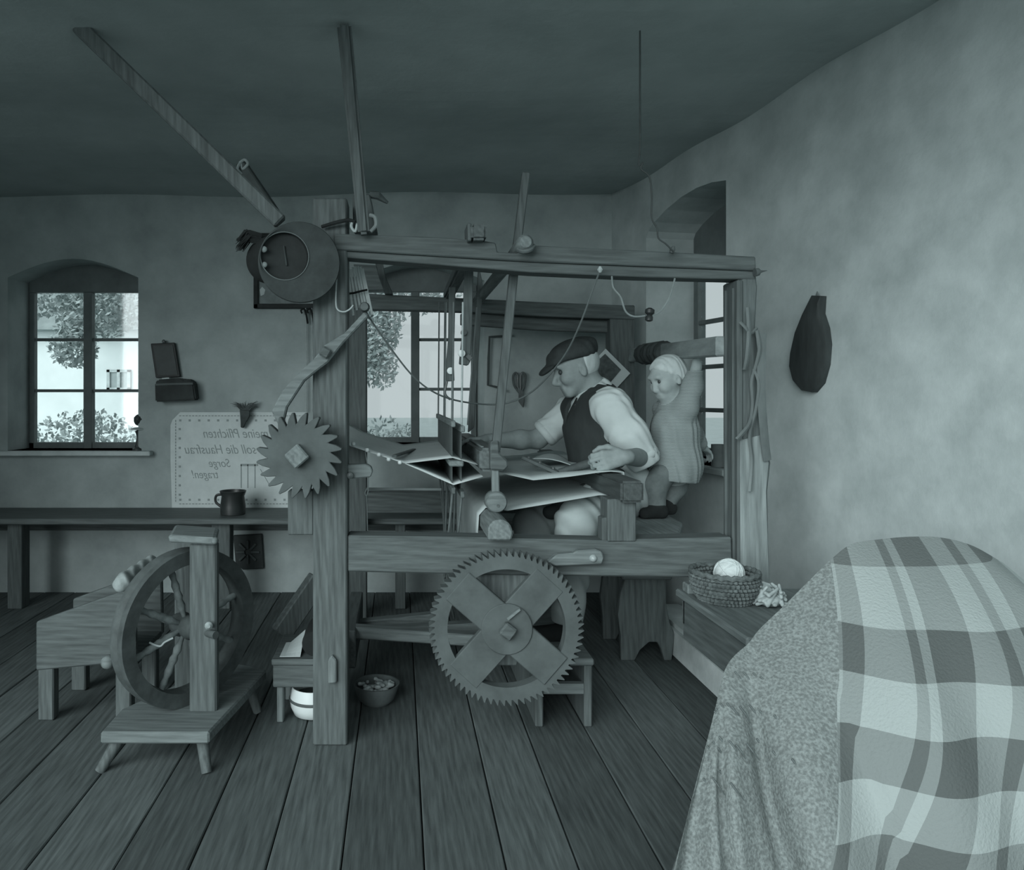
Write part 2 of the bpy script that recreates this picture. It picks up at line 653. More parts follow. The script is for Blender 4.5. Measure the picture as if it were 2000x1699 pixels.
# left wall beyond the picture edge (near part left open to let light in)
MB().span(-3.45, -3.2, 1.4, 5.0, -.05, CEIL + .05).build('wall_left', plaster('left_wall_plaster', .38), None, kind='structure')


# ---- windows
FRM = mat('window_paint', 0.17, 0.2, 8, bump=0.2, rough=0.6)


def casement_window(name, x0, x1, z0, z1, Y, bars_left, bars_right, mull, rail_b=0.045, sill=None):
    win = bpy.data.objects.new(name, None)
    win.location = ((x0 + x1) / 2, Y, z0)
    win['kind'] = 'structure'
    col.objects.link(win)
    t = 0.05
    f = MB()
    f.span(x0, x0 + .035, Y, Y + t, z0, z1).span(x1 - .035, x1, Y, Y + t, z0, z1)
    f.span(x0, x1, Y, Y + t, z1, z1 + .30).span(x0, x1, Y, Y + t, z0, z0 + rail_b)
    f.build('frame', FRM, win, bevel=.004)
    MB().span(mull - .028, mull + .028, Y - .012, Y + t, z0, z1).build('mullion', FRM, win, bevel=.004)
    for (a, b, bars) in ((x0 + .035, mull - .028, bars_left), (mull + .028, x1 - .035, bars_right)):
        zz = [z0 + rail_b] + bars + [z1]
        for zb in bars:
            MB().span(a, b, Y + .008, Y + .036, zb - .010, zb + .010).build('glazing_bar', FRM, win, bevel=.003)
        for q in range(len(zz) - 1):
            MB().span(a, b, Y + .020, Y + .024, zz[q], zz[q + 1]).build('pane', GLASS, win)
    if sill:
        sill(win)
    return win


YW = 4.95


def zW(py):
    return P(0, py, YW).z


sill_m = mat('sill_board', 0.55, 0.15, 8, bump=.2)


def sill1(win):
    MB().span(w1x0 - .06, P(293, 0, 4.66).x, 4.655, YW + .01, zs1 - .03, zs1).build('sill', sill_m, win, bevel=.005)


def sill2(win):
    MB().span(w2x0 - .03, w2x1 + .02, 4.68, YW + .01, zs2 - .03, zs2).build('sill', sill_m, win, bevel=.005)


casement_window('window_1', w1x0 + .02, w1x1 - .02, zW(877), zW(571), YW, [zW(763), zW(663)], [zW(763), zW(663)], (w1x0 + w1x1) / 2 + .0, sill=sill1)
casement_window('window_2', w2x0 + .02, w2x1 - .025, zW(867), zW(570), YW, [], [zW(760), zW(663)], P(811, 0, YW).x, sill=sill2)

# right-hand window in its niche, facing along the wall normal
win3 = bpy.data.objects.new('window_3', None)
win3['kind'] = 'structure'
off = -WN * 0.30
a3, b3 = Vector((hole3[0].x, hole3[0].y, zs3)) + off, Vector((hole3[-1].x, hole3[-1].y, zs3)) + off
win3.location = (a3 + b3) / 2
col.objects.link(win3)
ztop3 = 1.98
UP = Vector((0, 0, 1))
L3 = (b3 - a3).length


def w3bar(mb, s0, s1, z0, z1, t=.05):
    p0 = a3 + WD * s0
    return mb.extr([p0 + UP * z0, a3 + WD * s1 + UP * z0, a3 + WD * s1 + UP * z1, p0 + UP * z1], -WN * t)


hgt3 = ztop3 - zs3
f = MB()
w3bar(f, 0, .05, 0, hgt3)
w3bar(f, L3 - .05, L3, 0, hgt3)
w3bar(f, 0, L3, hgt3, hgt3 + .35)
w3bar(f, 0, L3, 0, .05)
f.build('frame', FRM, win3, bevel=.004)
w3bar(MB(), L3 / 2 - .03, L3 / 2 + .03, .05, hgt3).build('mullion', FRM, win3, bevel=.004)
barz = [hgt3 * .25, hgt3 * .48, hgt3 * .72]
for s0, s1 in ((.05, L3 / 2 - .03), (L3 / 2 + .03, L3 - .05)):
    for bz in barz:
        w3bar(MB(), s0, s1, bz - .012, bz + .012, .03).build('glazing_bar', FRM, win3, bevel=.003)
    zz = [.05] + barz + [hgt3]
    for q in range(4):
        p = MB()
        p0 = a3 - WN * .02
        p.extr([p0 + WD * s0 + UP * zz[q], p0 + WD * s1 + UP * zz[q], p0 + WD * s1 + UP * zz[q + 1], p0 + WD * s0 + UP * zz[q + 1]], -WN * .004)
        p.build('pane', GLASS, win3)
q0, q1 = a3 - off + WN * .05 - WD * .05, b3 - off + WN * .05 + WD * .05
MB().extr([q0, q1, q1 - WN * .40, q0 - WN * .40], (0, 0, -.035)).build('sill', mat('sill_grey', .30, .25, 6, bump=.3), win3, bevel=.006)

# ================================================================== OUTSIDE
gm = mat('yard_ground', 0.45, 0.12, 1.5, bump=0.3)
g = MB().span(-40, 40, 5.3, 60, -.55, -.45)
g.span(-40, -3.6, -30, 5.3, -.55, -.45).span(2.9, 40, -30, 5.3, -.55, -.45).span(-3.6, 2.9, -30, -.7, -.55, -.45)
g.build('yard', gm, None, kind='structure')
leafm = mat('leaves', 0.42, 0.22, 3, bump=0)
barkm = mat('bark', 0.2, 0.3, 10, (1, 1, .2), .4)
SHRUB = mat('shrub_leaves', 0.42, 0.2, 3, bump=0)


def leaf_cloud(c, rad, n, size, m, parent, name='foliage'):
    mb = MB()
    c = np.array(c)
    for _ in range(n):
        d = rng.normal(size=3)
        d /= np.linalg.norm(d)
        p = c + d * np.array(rad) * (rng.random() ** .4)
        u = Vector(rng.normal(size=3)).normalized()
        v = u.orthogonal().normalized()
        s = size * (.6 + .8 * rng.random())
        p = Vector(p)
        mb.add([p - u * s, p + v * s * .5, p + u * s, p - v * s * .5], [(0, 1, 2, 3)])
    return mb.build(name, m, parent, kind='stuff')


def tree(x, y, h, clouds, label, trunk_r=.12):
    t = thing('tree', (x, y, -.45), label, 'tree')
    MB().tube([(x, y, -.45), (x + .05, y, h * .4), (x - .05, y + .1, h * .8)], [trunk_r, trunk_r * .8, trunk_r * .4], 10).build('trunk', barkm, t, smooth=True)
    for cx, cy, cz, rx, ry, rz, n, s in clouds:
        leaf_cloud((cx, cy, cz), (rx, ry, rz), n, s, leafm, t)
    return t


# tree seen through the middle window: hanging crown at upper left
tree(-1.3, 11.5, 4.0, [(-.62, 11, 2.45, .72, .8, .80, 3600, .045), (-.30, 11, 1.75, .30, .5, .40, 700, .042), (.2, 11.4, 3.0, .9, .8, .5, 2200, .045),
                       (-1.5, 11.6, 3.2, 1.2, .9, 1.1, 3000, .05)], 'leafy tree in the yard, its crown hanging into the view of the middle window')
tree(-6.6, 12.2, 4.2, [(-4.85, 12, 2.7, .75, .6, .5, 2000, .045), (-5.3, 12, 2.1, .4, .4, .4, 900, .045), (-5.6, 12.2, 3.4, 1.2, .8, .9, 2600, .05)],
     'leafy tree in front of the house, behind the window with the figurine')


def shrub(x, y, r, hgt, n, label):
    t = thing('shrub', (x, y, -.45), label, 'bush')
    MB().tube([(x, y, -.45), (x, y, hgt * .5)], [.04, .02], 7).build('stem', barkm, t)
    leaf_cloud((x, y, hgt * .35), (r, r * .7, hgt * .65), n * 2, .04, SHRUB, t)


shrub(-.15, 9.2, .55, 1.0, 900, 'rounded shrub in the yard below the tree, behind the middle window')
shrub(.55, 8.6, .35, .7, 500, 'low shrub in the yard beside the bright wall reveal of the middle window')
shrub(-4.1, 9.6, .9, 1.1, 1300, 'broad shrub under the house wall, behind the window with the figurine')
hw = thing('house', (-7.0, 15.5, -.45), 'whitewashed house with one small window across the yard', 'house')
hm = mat('house_wall', 0.85, .06, 3, bump=.1)
MB().span(-11, -4.3, 14.6, 18, -.45, 2.6).build('wall', hm, hw)
rf = MB()
rf.extr([(-11.3, 14.2, 2.55), (-11.3, 18.4, 2.55), (-11.3, 16.3, 4.6)], (7.3, 0, 0))
rf.build('roof', mat('roof_tiles', .35, .2, 4), hw)
hx0, hx1, hz0, hz1 = P(210, 0, 14.6).x, P(256, 0, 14.6).x, P(0, 762, 14.6).z, P(0, 722, 14.6).z
wn = MB()
wn.span(hx0, hx1, 14.55, 14.62, hz0, hz0 + .05).span(hx0, hx1, 14.55, 14.62, hz1 - .05, hz1)
for xx in (hx0, (hx0 + hx1) / 2 - .03, hx1 - .06):
    wn.span(xx, xx + .06, 14.55, 14.62, hz0, hz1)
wo = wn.build('window', mat('house_window', .6), hw)
MB().span(hx0, hx1, 14.585, 14.60, hz0, hz1).build('pane', mat('house_pane', .42, .1), wo)

# ================================================================== THE HANDLOOM
YF, YR = 2.64, 4.14                               # front faces of the front and rear frames
loom = thing('handloom', (0.42, 3.4, 0), 'large old wooden handloom with toothed wheels, beams and stretched warp', 'loom')


def Z(py, Y):
    return P(0, py, Y).z


def X(px, Y):
    return P(px, 0, Y).x


B = .004
# --- front frame
MB().span(X(611, YF), X(678, YF), YF, YF + .12, 0, Z(386, YF)).build('post', WZ, loom, bevel=.006)
MB().prism([(652, 456), (705, 458), (860, 463), (950, 471), (968, 474), (972, 492), (1010, 494), (1042, 479), (1250, 489), (1476, 501), (1477, 528),
            (1250, 519), (1040, 511), (680, 489), (652, 488)], YF - .006, .10).build('top_beam', mat('top_beam_wood', .11, .3, 5, (1.2, 14, 14), .35, .7, 'wood'), loom, bevel=B)
MB().prism([(655, 489), (680, 490), (1040, 512), (1250, 520), (1476, 529), (1476, 546), (1250, 541), (1040, 532), (680, 503), (655, 502)], YF + .008, .085
           ).build('top_beam_lip', MATS['top_beam_wood'], loom, bevel=.003)
MB().prism([(1440, 546), (1452, 546), (1453, 1456), (1442, 1456)], YF, .12).build('post', mat('black_post', 0.11, .3, 5, (14, 14, 1.2), .3, .7, 'wood'), loom, bevel=.005)
for yy in (YF + .025, YF + .085):
    MB().span(X(1440, YF) - .006, X(1440, YF) + .004, yy, yy + .012, .62, Z(560, YF)).build('post_bead', DZ, loom, bevel=.002)
# rough split upright beside the right post
MB().prism([(1447, 546), (1474, 510), (1480, 560), (1476, 640), (1488, 740), (1496, 850), (1506, 905), (1500, 960), (1503, 1120), (1506, 1250), (1450, 1250), (1448, 860)], YF + .01, .10
           ).build('split_upright', mat('split_wood', .13, .45, 4, (12, 12, 1.0), .6, .8, 'wood', dist=.008), loom, bevel=.006)
MB().prism([(1446, 860), (1494, 848), (1503, 905), (1498, 960), (1503, 1110), (1506, 1250), (1448, 1250)], YF - .004, .02
           ).build('bare_wood_face', mat('bare_wood', .24, .4, 4, (10, 10, .9), .6, .8, 'wood', dist=.006), loom, bevel=.004)
MB().prism([(678, 1046), (900, 1049), (1190, 1056), (1260, 1053), (1430, 1049), (1432, 1128), (1370, 1128), (1000, 1124), (678, 1117)], YF + .01, .10).build('lower_rail', WX, loom, bevel=.006)
# bearing board left of the post, brackets and pegs
MB().prism([(562, 958), (612, 958), (612, 1045), (562, 1045)], YF + .03, .06).build('bearing_board', WZ, loom, bevel=B)
MB().prism([(676, 908), (716, 907), (725, 912), (728, 922), (724, 932), (676, 936)], YF + .02, .05).build('bracket', LX, loom, bevel=B)
MB().lathe(P(684, 928, YF + .01), (0, -1, 0), [(.012, -.02), (.012, .008), (.006, .012)], 10).build('bolt', IRON, loom, smooth=True)
MB().prism([(641, 1290), (648, 1280), (657, 1290), (657, 1334), (641, 1336)], YF - .02, .03).build('peg', LZ, loom, bevel=B)
MB().prism([(1187, 975), (1243, 975), (1243, 1058), (1187, 1058)], YF + .005, .10).build('beam_support', WZ, loom, bevel=B)
MB().prism([(1176, 1012), (1190, 1010), (1190, 1058), (1176, 1058)], YF + .02, .06).build('support_wedge', DZ, loom, bevel=.003)

# --- rear frame
MB().span(X(680, YR), X(716, YR), YR, YR + .10, 0, Z(540, YR)).build('post', DZ, loom, bevel=.005)
MB().span(X(1192, YR), X(1240, YR), YR, YR + .10, 0, Z(596, YR)).build('post', DZ, loom, bevel=.005)
MB().prism([(684, 572), (900, 582), (1060, 590), (1240, 597), (1240, 624), (1060, 618), (900, 608), (684, 603)], YR - .01, .09).build('top_beam', DX, loom, bevel=B)
MB().prism([(900, 612), (1060, 621), (1200, 626), (1200, 650), (1060, 645), (900, 634)], YR + .06, .05).build('lower_top_rail', DX, loom, bevel=B)
MB().span(X(690, YR), X(1230, YR), YR + .013, YR + .087, Z(1003, YR), Z(962, YR)).build('lower_rail', DX, loom, bevel=B)
MB().prism([(733, 514), (748, 514), (753, 540), (768, 574), (752, 574), (741, 545)], YR - .05, .05).build('brace', DZ, loom, bevel=.003)
MB().prism([(690, 516), (735, 518), (742, 545), (750, 566), (716, 566), (700, 540)], 3.9, .02).build('side_panel', DX, loom, bevel=.003)

# --- cross beams from front to rear
def depth_beam(name, px0, px1, py0, py1, Yref, Y0, Y1, m, b=.008):
    return MB().span(X(px0, Yref), X(px1, Yref), Y0, Y1, Z(py1, Yref), Z(py0, Yref)).build(name, m, loom, bevel=b, seg=2)


depth_beam('cross_beam', 920, 951, 436, 468, 2.58, 2.58, 4.2, WY, .010)
MB().prism([(913, 434), (921, 436), (921, 470), (914, 470)], 2.59, .12).build('cross_beam_wedge', DZ, loom, bevel=.003)
c = P(1027, 472, 2.57)
MB().lathe(c, (0, 1, 0), [(.020, 0), (.029, .012), (.030, .05), (.027, .3), (.027, 1.6)], 14).build('cross_beam', LY, loom, smooth=True)
MB().tube([P(1012, 487, 2.60), P(1022, 491, 2.58), P(1035, 488, 2.58), P(1043, 480, 2.60)], .008, 7, 4).build('rope_lashing', DSTRING, loom, smooth=True)
# right end rail between the posts, its far end wrapped
r0, r1 = P(1412, 676, 2.74), P(1236, 694, 4.12)
MB().bar(r0, r1, .05, .075).build('end_rail', mat('bare_rail', .26, .4, 3, (5, 1.2, 5), .4, .7, 'wood'), loom, bevel=.006)
wr = MB()
for q in range(7):
    t = .55 + q * .045
    cc = r0.lerp(r1, t)
    wr.lathe(cc + Vector((0, 0, 0)), (r1 - r0), [(.046, -.024), (.054 + .004 * (q % 2), -.01), (.054, .012), (.046, .024)], 10)
wr.build('rag_wrapping', mat('dark_rag', .06, .3, 20, bump=.5), loom, smooth=True)
# breast beam, its end on the support; seat board behind it
depth_beam('breast_beam', 1208, 1253, 938, 980, YF, YF - .03, 4.2, mat('breast_beam_wood', .075, .3, 5, (14, 1.2, 14), .3, .6, 'wood'), .009)
# seat plank
s = MB()
s.extr([(.87, 2.74, .70), (1.04, 2.74, .70), (1.16, 3.02, .70), (1.22, 4.2, .70), (.93, 4.2, .70)], (0, 0, .037))
s.build('seat_plank', LY, loom, bevel=.008)
# knee beam resting on the lower rail, cloth beam and warp beam
kb = P(977, 1036, 2.60)
s = MB()
prof = [(-.042, -.036), (.040, -.036), (.046, -.01), (.036, .022), (.010, .038), (-.022, .036), (-.042, .012)]
s.extr([kb + Vector((a, 0, b)) for a, b in prof], (0, 1.58, 0))
s.build('knee_beam', LY, loom, bevel=.006)
GC = P(987, 1222, 2.56)
MB().lathe(GC + Vector((0, .02, 0)), (0, 1, 0), [(.055, 0), (.055, 1.6)], 18).build('cloth_beam', WY, loom, smooth=True)
RC = P(587, 888, 2.58)
MB().lathe(RC + Vector((0, .03, 0)), (0, 1, 0), [(.05, 0), (.05, .2), (.085, .22), (.085, 1.32), (.05, 1.34), (.05, 1.6)], 20).build('warp_beam', WY, loom, smooth=True)
MB().prism([(905, 1120), (1046, 1122), (1040, 1180), (1010, 1300), (960, 1300), (930, 1180)], YF + .03, .05).build('bearing_board', LZ, loom, bevel=B)

# --- large toothed wheel
def wheel_rim(c, ro, rr, ri, n, y0, th, lead):
    mb = MB()
    L = [[], [], [], []]
    for i in range(n):
        a0 = 2 * math.pi * i / n
        for da, r in ((0, rr), (.62 * lead, ro), (.72 * lead, ro), (.80 * lead, rr)):
            a = a0 + da * 2 * math.pi / n
            for q, (rad, yy) in enumerate(((r, y0), (r, y0 + th), (ri, y0 + th), (ri, y0))):
                L[q].append(c + Vector((math.cos(a) * rad, yy, math.sin(a) * rad)))
    m = len(L[0])
    return mb.loft([L[0], L[1], L[2], L[3], L[0]], cap=False)


gw = MB()
RS = 1440 / 2.52
wheel = wheel_rim(GC, 152 / RS, 141 / RS, 116 / RS, 72, -.03, .045, 1).build('toothed_wheel', WHEELW, loom)
for ang, yy in ((-41, -.036), (48, -.032)):
    a = math.radians(ang)
    d = Vector((math.cos(a), 0, math.sin(a)))
    MB().bar(GC + Vector((0, yy + .015, 0)) - d * 128 / RS, GC + Vector((0, yy + .015, 0)) + d * 128 / RS, .03, 70 / RS, up=Vector((-math.sin(a), 0, math.cos(a)))).build('spoke_board', WHEELW, wheel, bevel=.003)
MB().lathe(GC + Vector((0, -.036, 0)), (0, -1, 0), [(50 / RS, -.03), (50 / RS, .006)], 28).build('hub_plate', WHEELW, wheel, bevel=.002)
MB().bar(GC + Vector((.0, -.045, .0)), GC + Vector((.0, -.075, .0)), .048, .048, up=(.6, 0, .8)).build('hub_nut', WX, wheel, bevel=.006)
MB().prism([(990, 1208), (1015, 1188), (1017, 1192), (993, 1212)], 2.505, .01).build('hub_wedge', LX, wheel)
# pawl of the large wheel
MB().prism([(1088, 1083), (1120, 1080), (1128, 1075), (1165, 1073), (1176, 1078), (1180, 1090), (1176, 1102), (1085, 1106), (1070, 1098)], YF - .025, .034).build('pawl', LX, loom, bevel=B)
MB().lathe(P(1158, 1090, YF - .02), (0, -1, 0), [(.014, -.01), (.014, .006), (.009, .014), (.001, .017)], 12).build('bolt', SHINY, loom, smooth=True)

# --- ratchet wheel with its long pawl
rw = MB()
n = 20
L0, L1 = [], []
for i in range(n):
    a0 = -2 * math.pi * i / n + .1
    for da, r in ((0, .108), (.45, .132), (.80, .150), (.92, .147), (.97, .125)):
        a = a0 - da * 2 * math.pi / n
        p = RC + Vector((math.cos(a) * r, -.04, math.sin(a) * r))
        L0.append(p)
        L1.append(p + Vector((0, .045, 0)))
rw.loft([L0, L1])
rat = rw.build('ratchet_wheel', WHEELW, loom, bevel=.002)
MB().bar(RC + Vector((-.004, -.03, 0)), RC + Vector((-.004, -.075, 0)), .062, .062, up=(.75, 0, .65)).build('axle_end', LY, rat, bevel=.005)
MB().prism([(712, 608), (672, 651), (634, 674), (612, 702), (580, 731), (552, 762), (530, 803), (537, 818), (548, 838), (556, 814), (560, 796), (594, 744), (616, 726),
            (640, 708), (670, 670), (720, 617)], YF - .05, .038).build('long_pawl', LX, loom, bevel=.005)
MB().bar(P(635, 688, YF - .04), P(635, 688, YF - .075), .036, .036, up=(.5, 0, .85)).build('pawl_bolt', WX, loom, bevel=.006)
pk = MB()
pk.lathe(P(712, 600, YF - .03), (0, -1, 0), [(.016, -.02), (.019, 0), (.014, .02)], 12)
pk.build('pawl_knob', DX, loom, smooth=True)

# --- harness: hanging boards, pulley discs, heddles, batten
MB().prism([(908, 520), (925, 520), (922, 640), (919, 706), (914, 714), (897, 711), (899, 690), (903, 655)], 2.9, .03).build('harness_hanger', WZ, loom, bevel=.003)
MB().prism([(877, 560), (890, 560), (888, 650), (886, 700), (888, 744), (872, 745), (872, 705), (876, 660)], 3.0, .03).build('harness_hanger', DZ, loom, bevel=.003)
for px, py, yy in ((902, 690, 2.885), (880, 724, 2.985)):
    MB().lathe(P(px, py, yy), (0, 1, 0), [(.002, 0), (.014, .002), (.014, .014)], 14).build('pulley_disc', CREAM, loom, smooth=True)
MB().lathe(P(906, 649, 2.885), (0, 1, 0), [(.002, 0), (.012, .002), (.012, .014)], 12).build('bolt', IRON, loom, smooth=True)
MB().prism([(909, 697), (915, 690), (924, 698), (918, 706)], 2.88, .02).build('hook', IRON, loom, bevel=.002)
MB().tube([P(873, 745, 2.99), P(869, 765, 2.99), P(872, 774, 2.99), P(880, 780, 2.99)], .005, 6, 4).build('hook', IRON, loom, smooth=True)
MB().prism([(935, 525), (937, 525), (944, 560), (941, 600), (926, 835), (915, 845), (925, 700)], 3.88, .05).build('batten_sword', WZ, loom, bevel=.003)
MB().bar(P(931, 600, 3.5), P(913, 830, 3.5), .006, .006).build('batten_rod', LZ, loom)
# near sword of the batten: one long stick from above the top beam to the foot block
YSW = 2.80
MB().bar(P(1027, 338, YSW), P(1003, 535, YSW), .035, .030).build('batten_sword', WZ, loom, bevel=B)
MB().bar(P(1003, 535, YSW), P(968, 880, YSW), .038, .032).build('batten_sword', WZ, loom, bevel=B)
MB().bar(P(966, 862, YSW), P(968, 975, YSW), .034, .028).build('batten_sword', LZ, loom, bevel=B)
MB().prism([(958, 862), (975, 860), (976, 885), (992, 900), (993, 912), (985, 920), (958, 918)], YSW - .03, .07).build('batten_cap', WX, loom, bevel=.006)
MB().lathe(P(970, 981, YSW - .03), (0, 1, 0), [(.012, -.008), (.036, -.004), (.041, .004), (.041, .06), (.034, .07)], 22).build('foot_block', LX, loom, smooth=True)
MB().lathe(P(973, 988, YSW - .04), (0, 1, 0), [(.006, 0), (.006, .01)], 8).build('peg', DX, loom)
# batten beam with shuttle race
bx = P(960, 893, 2.82)
MB().span(bx.x - .045, bx.x + .035, 2.82, 4.0, bx.z - .055, bx.z + .035).build('batten_beam', mat('batten_wood', .13, .3, 5, (14, 1.2, 14), .3, .55, 'wood'), loom, bevel=.012, seg=3)
MB().span(bx.x - .036, bx.x - .024, 2.86, 3.35, bx.z + .034, bx.z + .040).build('shuttle_race', LY, loom, bevel=.002)
# heddle frames
for k, xx in enumerate((P(884, 0, 2.85).x, P(902, 0, 2.85).x)):
    zt, ze, zb = 1.135 - .02 * k, 1.0, .905 - .015 * k
    hf = MB()
    hf.span(xx - .008, xx + .008, 2.80, 3.98, zt, zt + .025)
    hf.build('heddle_shaft', LY, loom, bevel=.003)
    MB().span(xx - .008, xx + .008, 2.80, 3.98, zb - .025, zb).build('heddle_shaft', WY, loom, bevel=.003)
    hs = MB()
    for q in range(70):
        y = 2.88 + q * .0148
        hs.span(xx - .0016, xx + .0016, y, y + .006, zb, zt)
    hs.build('heddles', mat('heddle_cord', .085, .2, 20), loom, kind='stuff')
    for yy in (2.86, 3.4, 3.9):
        MB().tube([(xx, yy, zt + .02), (xx + .005, yy, Z(590, yy))], .004, 6).build('hanging_cord', STRING if k else DSTRING, loom)
    for q in range(4):
        yy = 2.85 + q * .33
        MB().tube([(xx, yy, zb - .02), (xx + .02 * (q - 1.5), yy + .02, .55), (xx + .1 * (k + .4), 3.3, .26)], .005, 6).build('tie_cord', DSTRING, loom)
MB().span(P(876, 0, 2.84).x, P(904, 0, 2.84).x, 2.80, 3.98, .985, 1.006).build('lease_bar', LY, loom, bevel=.004)
# --- warp
def sheet(rows, name, m, th=.0025):
    return MB().grid(rows).build(name, m, loom, solid=th, smooth='all')


ya, yb = 2.85, 3.95
xs = [RC.x + .02, -.19, -.08, P(790, 0, ya).x]
zs = [RC.z + .088, 1.062, 1.027, Z(904, ya)]
up = [(P(884, 0, ya).x, Z(893, ya)), (bx.x - .05, bx.z - .03)]
dn = [(P(886, 0, ya).x, Z(946, ya)), (bx.x - .03, Z(930, ya))]
NR = 9


def yrow(pts):
    return [[Vector((x, ya + (yb - ya) * j / (NR - 1), z)) for x, z in pts] for j in range(NR)]


sheet(yrow(list(zip(xs, zs)) + up), 'warp', WARP)
sheet(yrow([(xs[-1], zs[-1])] + dn), 'warp', WARP)
MB().bar((-.02, 2.86, 1.02), (.07, 3.5, 1.0), .02, .010).build('lease_stick', DY, loom, bevel=.003)
bead = mat('bead', .75, .05, 9, rough=.4)
for px, py in ((690, 867), (717, 879), (740, 888), (759, 897), (781, 903)):
    c = P(px, py, 2.83)
    MB().lathe(c - Vector((0, 0, .008)), (0, 0, 1), [(.002, 0), (.007, .002), (.0085, .008), (.007, .014), (.002, .016)], 10).build('bead', bead, loom, smooth='all')
# --- woven cloth: over the breast beam, back under to the knee beam and down to the cloth beam
zt = P(0, 936, YF).z
pts = [(bx.x + .03, bx.z - .06), (.52, .935), (.66, .945), (.772, zt + .004), (.82, zt + .008), (.872, zt + .004), (.875, zt - .03), (.874, .872), (.82, .868), (.775, .868),
       (.60, .838), (.42, .808), (kb.x - .02, kb.z + .041), (kb.x - .046, kb.z + .012), (kb.x - .05, kb.z - .05), (GC.x - .062, .55), (GC.x - .06, GC.z)]
rows = []
for j in range(14):
    y = 2.86 + 1.08 * j / 13
    rows.append([Vector((a, y, b + (.006 * math.sin(j * 1.9 + a * 9) if .4 < a < .74 and b > .9 else 0))) for a, b in pts])
sheet(rows, 'woven_cloth', LINEN, .003)
MB().bar(P(1022, 893, 3.1), P(1096, 926, 2.98), .035, .014).build('temple', mat('temple_wood', .13, .3, 12, bump=.2), loom, bevel=.003)
for t in (.15, .45, .8):
    c = P(1022, 893, 3.1).lerp(P(1096, 926, 2.98), t)
    MB().lathe(c, (0, 0, 1), [(.007, .004), (.007, .014)], 8).build('temple_peg', IRON, loom)
# fold of fresh cloth lying on the breast beam side
rows = []
for j in range(12):
    u = j / 11
    rows.append([P(1040 + 88 * v, 893 + 8 * v + 26 * (v - .3) ** 2 - 12 * math.sin(math.pi * v) * (1 - u), 3.42 - .3 * u) for v in [q / 11 for q in range(12)]])
MB().grid(rows).build('cloth_fold', LINEN, loom, solid=.003, smooth='all')
# stretched stick, cords and treadles below
MB().tube([P(718, 955, 3.0), P(862, 956, 3.0)], .006, 7).build('cross_stick', LX, loom)
MB().tube([P(713, 880, 2.9), P(719, 920, 2.9), P(719, 955, 2.9), P(716, 968, 2.9), P(713, 962, 2.9), P(719, 950, 2.9)], .0025, 6, 4).build('loop_cord', STRING, loom)
MB().tube([P(716, 968, 2.9), P(718, 1046, 2.9)], .002, 6).build('loop_cord', STRING, loom)
for (a, b, c_, d_, yy) in ((690, 1222, 860, 1205, 3.5), (690, 1232, 1000, 1252, 3.2), (690, 1236, 975, 1222, 3.36)):
    MB().bar(P(a, b, yy), P(c_, d_, yy - .05), .06, .05).build('treadle', LX, loom, bevel=.005)
MB().span(P(664, 0, 3.1).x, P(694, 0, 3.1).x, 3.12, 3.75, .10, .26).build('treadle_block', DY, loom, bevel=.005)
# pawl cord sagging across to the far top of the loom
tg = MB().tube([P(716, 612, 2.64), P(760, 676, 2.7), P(810, 738, 2.78), P(860, 772, 2.86), P(920, 787, 2.96), P(985, 788, 3.05), P(1040, 764, 3.0), P(1095, 705, 2.85), P(1130, 640, 2.72), P(1171, 530, 2.61)],
               .0035, 6, 6)
tg.build('pawl_cord', DSTRING, loom, smooth=True)
MB().lathe(P(1172, 527, 2.61), (0, 0, 1), [(.004, -.01), (.010, 0), (.004, .012)], 8).build('cord_knot', STRING, loom)
# hairpin of pale cord at the left post
MB().tube([P(657, 545, 2.62), P(656, 590, 2.62), P(660, 605, 2.62), P(672, 609, 2.62), P(683, 604, 2.62), P(690, 596, 2.62)], .003, 6, 4).build('pawl_cord', STRING, loom)
# iron spike at the beam end
MB().lathe(P(1474, 532, 2.63), (1, 0, .15), [(.016, 0), (.013, .015), (.005, .022), (.001, .045)], 10).build('spike', IRON, loom, smooth=True)

# ---- fan of lease rods hanging inside the post
lr = thing('rod_bundle', P(705, 616, 2.84), 'fan of thin pale wooden rods tied under the top beam', 'rods')
for k, (tx, ty, bx0, by0) in enumerate(((680, 532, 690, 616), (684, 526, 697, 606), (689, 522, 703, 600), (694, 520, 709, 598), (699, 520, 715, 602), (704, 521, 722, 608), (708, 524, 727, 614))):
    MB().bar(P(tx, ty, 2.84), P(bx0, by0, 2.83 + .006 * k), .0085, .006, up=(0, 1, 0)).build('rod', mat('rod_wood', .72, .2, 9, bump=.1), lr, bevel=.001)
MB().tube([P(678, 574, 2.82), P(692, 572, 2.81), P(707, 568, 2.82), P(717, 566, 2.83)], .004, 6).build('tie', BLACK, lr)

# ---- props wedged between loom and ceiling
def prop(a, b, w_, h_, m, label):
    bot, top = P(*a), P(*b)
    t = thing('ceiling_prop', bot, label, 'prop', 'props above the loom')
    MB().bar(bot, top, w_, h_).build('pole', m, t, bevel=.005)
    return t


